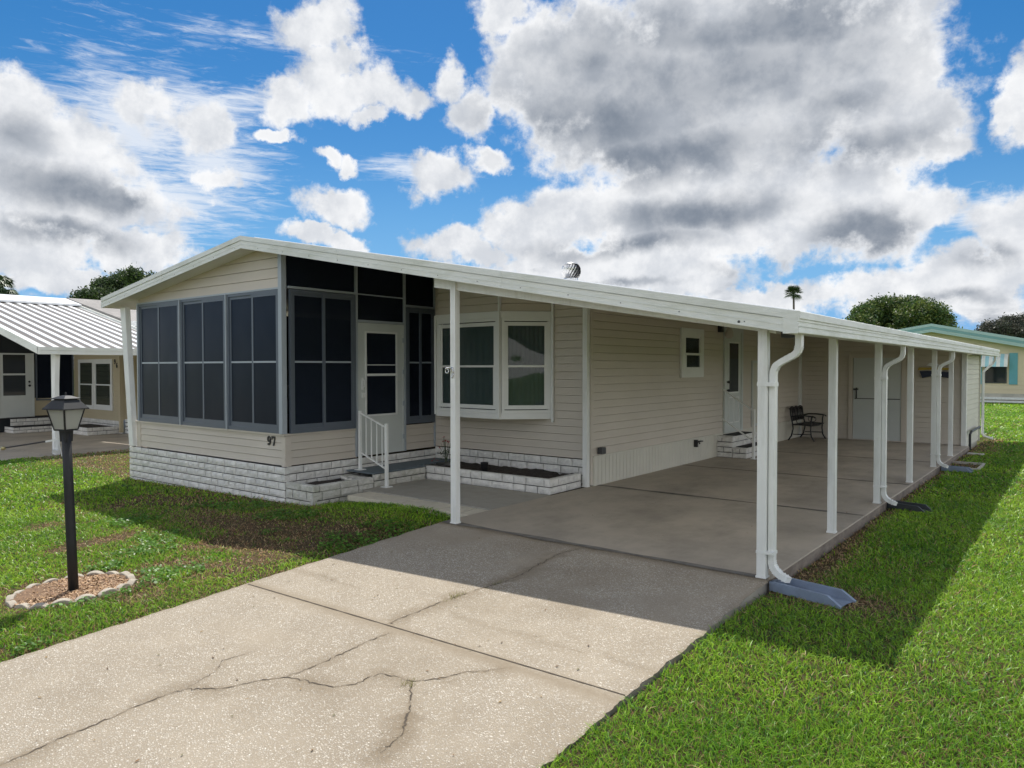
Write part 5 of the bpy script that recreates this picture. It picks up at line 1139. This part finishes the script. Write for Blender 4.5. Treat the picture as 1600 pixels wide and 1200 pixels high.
# two-slope top: split at the apex
w8 = MB(); siding(w8, PX(BY), -6.5, AX, .42, lambda u: bt(u)-.25, lap=.23); siding(w8, PX(BY), AX, 7.6, .42, lambda u: bt(u)-.25, lap=.23); w8.build('gable_siding', CREAM, bh)
w8 = MB().box(7.4,7.6,BY,BY+14,0,2.2); w8.box(-6.5,7.6,BY+.05,BY+.2,0,1.9); w8.build('wall', CREAM, bh)
q = MB(); q.prism([(-7.3,BY-.5,bt(-7.3)),(AX,BY-.5,AZ),(8.2,BY-.5,bt(8.2)),(8.2,BY-.5,bt(8.2)-.1),(AX,BY-.5,AZ-.1),(-7.3,BY-.5,bt(-7.3)-.1)], (0,15,0)); r2 = q.build('roof', ROOFW, bh)
for o0, o1, m_, d_ in ((.03,-.12,TEALL,.56),(-.122,-.26,TEAL,.545),(-.262,-.36,TEALL,.53),(-.362,-.44,TEALL,.52)):
    q = MB()
    for a, b_ in ((-7.3,AX),(AX,8.2)): q.prism([(a,BY-d_,bt(a)+o0),(b_,BY-d_,bt(b_)+o0),(b_,BY-d_,bt(b_)+o1),(a,BY-d_,bt(a)+o1)], (0,.04,0))
    q.build('fascia_band', m_, r2)
PBk = PX(BY)
q = MB(); frame(q, PBk, 1.50, 2.50, .98, 2.45, .05, .0, .06); bw = q.build('window', DGREY, bh); q = MB(); pbox(q, PBk, 1.55, 2.45, 1.0, 2.42, .01, .03); q.build('glass', GLASS_D, bw)
for a, b_ in ((.95,1.35),(2.60,2.98)):
    q = MB(); pbox(q, PBk, a, b_, .92, 2.62, .02, .06); q.build('shutter', mat('teal_shutter',(.12,.36,.43),.5) if a < 1 else bpy.data.materials['teal_shutter'], bh)
nst = 7; aw = MB(); aw2 = MB()
for k in range(nst):
    x0_, x1_ = 1.36+k*1.2/nst, 1.36+(k+1)*1.2/nst
    (aw if k % 2 else aw2).add([(x0_,BY-.05,2.58),(x1_,BY-.05,2.58),(x1_,BY-.38,2.3),(x0_,BY-.38,2.3),(x1_,BY-.55,1.88),(x0_,BY-.55,1.88)], [(0,3,2,1),(3,5,4,2)])
a1 = aw.build('awning', mat('awning_blue',(.35,.6,.66),.6), bh); aw2.build('awning_stripe', mat('awning_white',(.75,.74,.70),.6), a1)
q = MB().box(-6.5,7.6,BY-.12,BY+.02,.10,.22); q.box(-6.5,7.6,BY-.10,BY+.02,-.06,.03); q.build('skirting', WHITE, bh)
q = MB().box(-6.5,7.6,BY-.03,BY+.02,-.2,.42); q.build('skirting_back', mat('weathered_band',(.45,.42,.36),.7,.2,2), bh)

# ================================================================== TREES
def tree(name, base, trunk_h, trunk_r, lobes, n, leaf, tint, label, cat='tree', limbs=6, seed=1, holes=.0):
    rg = np.random.default_rng(seed); t_ = thing(name, base, label, cat)
    bx_, by_, bz_ = base; q = MB(); q.tube([(bx_,by_,bz_),(bx_+.1,by_,bz_+trunk_h*.5),(bx_,by_,bz_+trunk_h)], [trunk_r*1.3,trunk_r,trunk_r*.85], 10)
    for lb in lobes[:limbs]:
        c = Vector(lb[:3]); a = Vector((bx_,by_,bz_+trunk_h*.9)); mid_ = a.lerp(c,.5)+Vector((rg.normal(0,.3),rg.normal(0,.3),-.2)); q.tube([a, mid_, c], [trunk_r*.6,trunk_r*.35,trunk_r*.1], 7)
    q.build('trunk', mat(name+'_bark',(.12,.095,.075),.9,.25,3), t_, smooth=True)
    vol = np.array([lb[3]*lb[4]*lb[5] for lb in lobes])**.67; pick = rg.choice(len(lobes), n//14, p=vol/vol.sum()); Lb = np.array(lobes)[pick]; m_ = len(pick)
    d = rg.normal(size=(m_,3)); d /= np.linalg.norm(d,axis=1)[:,None]; rad = 1-.55*rg.random(m_)**1.8
    rad *= .86+.28*rg.random(m_)
    cen = Lb[:,:3]+d*rad[:,None]*Lb[:,3:6]; per = 14
    C_ = np.repeat(cen, per, 0)+rg.normal(0, leaf*1.25, (m_*per,3)); N_ = len(C_)
    a = rg.normal(size=(N_,3)); a /= np.linalg.norm(a,axis=1)[:,None]; b_ = rg.normal(size=(N_,3)); b_ -= a*(a*b_).sum(1)[:,None]; b_ /= np.linalg.norm(b_,axis=1)[:,None]
    s = leaf*rg.uniform(.45,1.0,(N_,1)); V = np.stack([C_-a*s, C_+b_*s*.45, C_+a*s, C_-b_*s*.45], 1).reshape(-1,3)
    pal = np.array(tint); base_c = pal[rg.integers(0,len(pal),m_)]*rg.uniform(.7,1.3,(m_,1)); cc = np.repeat(base_c, per, 0)*rg.uniform(.75,1.25,(N_,1)); cc = np.repeat(np.concatenate([cc,np.ones((N_,1))],1),4,0)
    o = raw_mesh('crown', V, np.arange(4*N_), [4]*N_, LEAF, cc); o.parent = t_; o.matrix_parent_inverse = Matrix.Translation(-t_.location)
    return t_
def at(px, py, dist):          # where a far thing stands: bearing and distance
    d = rt*((px-800)/F)+up*((600-py)/F)+fw; return CAM+d*dist
def lobes_at(lst, dist, seed):
    rg = random.Random(seed); out = []
    for (px, py, rx_, ry_) in lst:
        c = at(px, py, dist+rg.uniform(-3,3)); k = dist/F; out.append((c.x, c.y, c.z, rx_*k, rx_*k*.9, ry_*k))
    return out
GR = [(.075,.13,.03),(.05,.10,.03),(.12,.17,.04),(.16,.19,.05),(.04,.08,.025)]
dd_ = 88; b0 = at(1405, 585, dd_)
tree('oak_tree', (b0.x, b0.y, -.1), 3.4, .5, lobes_at([(1400,500,50,34),(1365,495,32,22),(1440,497,36,24),(1345,508,20,14),(1385,482,28,16),(1420,482,28,15),(1468,510,20,16),(1480,522,14,10),(1400,530,70,20),(1352,492,18,12),(1452,485,14,9),(1330,512,12,9)], dd_, 2), 90000, .22, GR, 'broad round green oak rising behind the teal-trimmed house', seed=3)
dd_ = 105; b0 = at(1570, 583, dd_)
tree('dark_tree', (b0.x, b0.y, -.1), 3.5, .4, lobes_at([(1590,512,26,16),(1560,518,28,13),(1625,505,30,18),(1600,525,50,14),(1535,525,14,7),(1575,505,12,9),(1545,512,9,6)], dd_, 4), 44000, .22, [(.05,.06,.045),(.07,.075,.05),(.09,.085,.06),(.04,.05,.035)], 'dark feathery tree at the right edge behind the teal-trimmed house', seed=5)
dd_ = 62; b0 = at(190, 585, dd_)
tree('leafy_tree', (b0.x, b0.y, -.3), 4, .35, lobes_at([(195,441,22,14),(170,450,24,13),(225,450,22,15),(142,463,18,7),(207,431,12,8),(180,468,40,13),(238,440,12,9),(122,467,9,4)], dd_, 6), 34000, .17, [(.06,.10,.035),(.045,.075,.03),(.10,.14,.05),(.035,.06,.025)], 'dark green bushy tree behind the grey shingle roof', seed=7)
def palm(base, h, r_, fr_len, n, label, group, seed, nm='palm_tree', droop=.5, thick=1.):
    rg = random.Random(seed); t_ = thing(nm, base, label, 'palm tree', None); x, y, z = base
    q = MB(); q.tube([(x,y,z),(x+.15,y,z+h*.5),(x,y,z+h)], [r_*1.25,r_,r_*.85], 9); q.build('trunk', mat(nm+'_bark',(.13,.11,.09),.9,.2,4), t_, smooth=True)
    q = MB(); c = Vector((x,y,z+h))
    for k in range(n):
        a = rg.uniform(0,6.28); e = rg.uniform(-.7,1.25); d = Vector((math.cos(a)*math.cos(e), math.sin(a)*math.cos(e), math.sin(e))); st_ = c+d*fr_len*.35
        side = d.cross(Vector((0,0,1))).normalized(); upn = side.cross(d)
        q.tube([c, st_], .02*thick, 4)
        nf = 15
        for j in range(nf):   # fan of leaflets
            th = R(-75+150*j/(nf-1)); dv = (d*math.cos(th)+side*math.sin(th)).normalized(); ln = fr_len*.68*(.75+.25*math.cos(th))
            e1 = st_+dv*ln*.6; e2 = st_+dv*ln+Vector((0,0,-droop*fr_len*.25*rg.uniform(.6,1.3))); w_ = (dv.cross(upn)).normalized()*fr_len*.028*thick
            q.add([st_, e1+w_, e2, e1-w_], [(0,1,2,3)])
    q.build('frond', mat(nm+'_leaf',(.05,.085,.03),.5,.3,2), t_); return t_
dd_ = 120; b0 = at(1239, 585, dd_); tp_ = at(1239, 459, dd_); palm((b0.x, b0.y, -.1), tp_.z+.1, .18, 1.75, 42, 'tall slender fan palm above the middle of the carport roof', None, 3)
dd_ = 60; b0 = at(0, 585, dd_); tp_ = at(-2, 452, dd_); palm((b0.x, b0.y, -.3), tp_.z+.3, .16, 1.6, 60, 'shaggy palm crown at the left edge above the neighbour roof', None, 5, droop=1.2, thick=1.5)
# wood across the street, behind the camera: it gives the glass something to mirror
wood = []
for k, (x, y, s_) in enumerate(((-34,-44,1.1),(-20,-48,.9),(-6,-46,1.2),(9,-50,1.0),(24,-44,1.1),(38,-36,1.),(46,-14,1.1),(-48,-36,1.))):
    rg = random.Random(k+40); lb = [(x+rg.uniform(-3,3)*s_, y+rg.uniform(-2,2), 4.2*s_+rg.uniform(-1.6,1.8)*s_, 2.6*s_, 2.4*s_, 1.8*s_) for _ in range(6)]
    t_ = tree('street_tree', (x, y, -.4), 3*s_, .3, lb, 5200, .5, GR, 'wood', seed=60+k, limbs=3); wood.append(t_)
bpy.context.view_layer.update()
parts = []
for t_ in wood:
    for ch in list(t_.children):
        mw = ch.matrix_world.copy(); ch.parent = None; ch.matrix_world = mw; parts.append(ch)
    bpy.data.objects.remove(t_)
bpy.ops.object.select_all(action='DESELECT')
for p_ in parts: p_.select_set(True)
bpy.context.view_layer.objects.active = parts[0]; bpy.ops.object.join()
parts[0].name = 'far_wood'; tag(parts[0], 'far wood of green trees across the street, unseen, added for the glass to reflect', 'wood', kind='stuff')
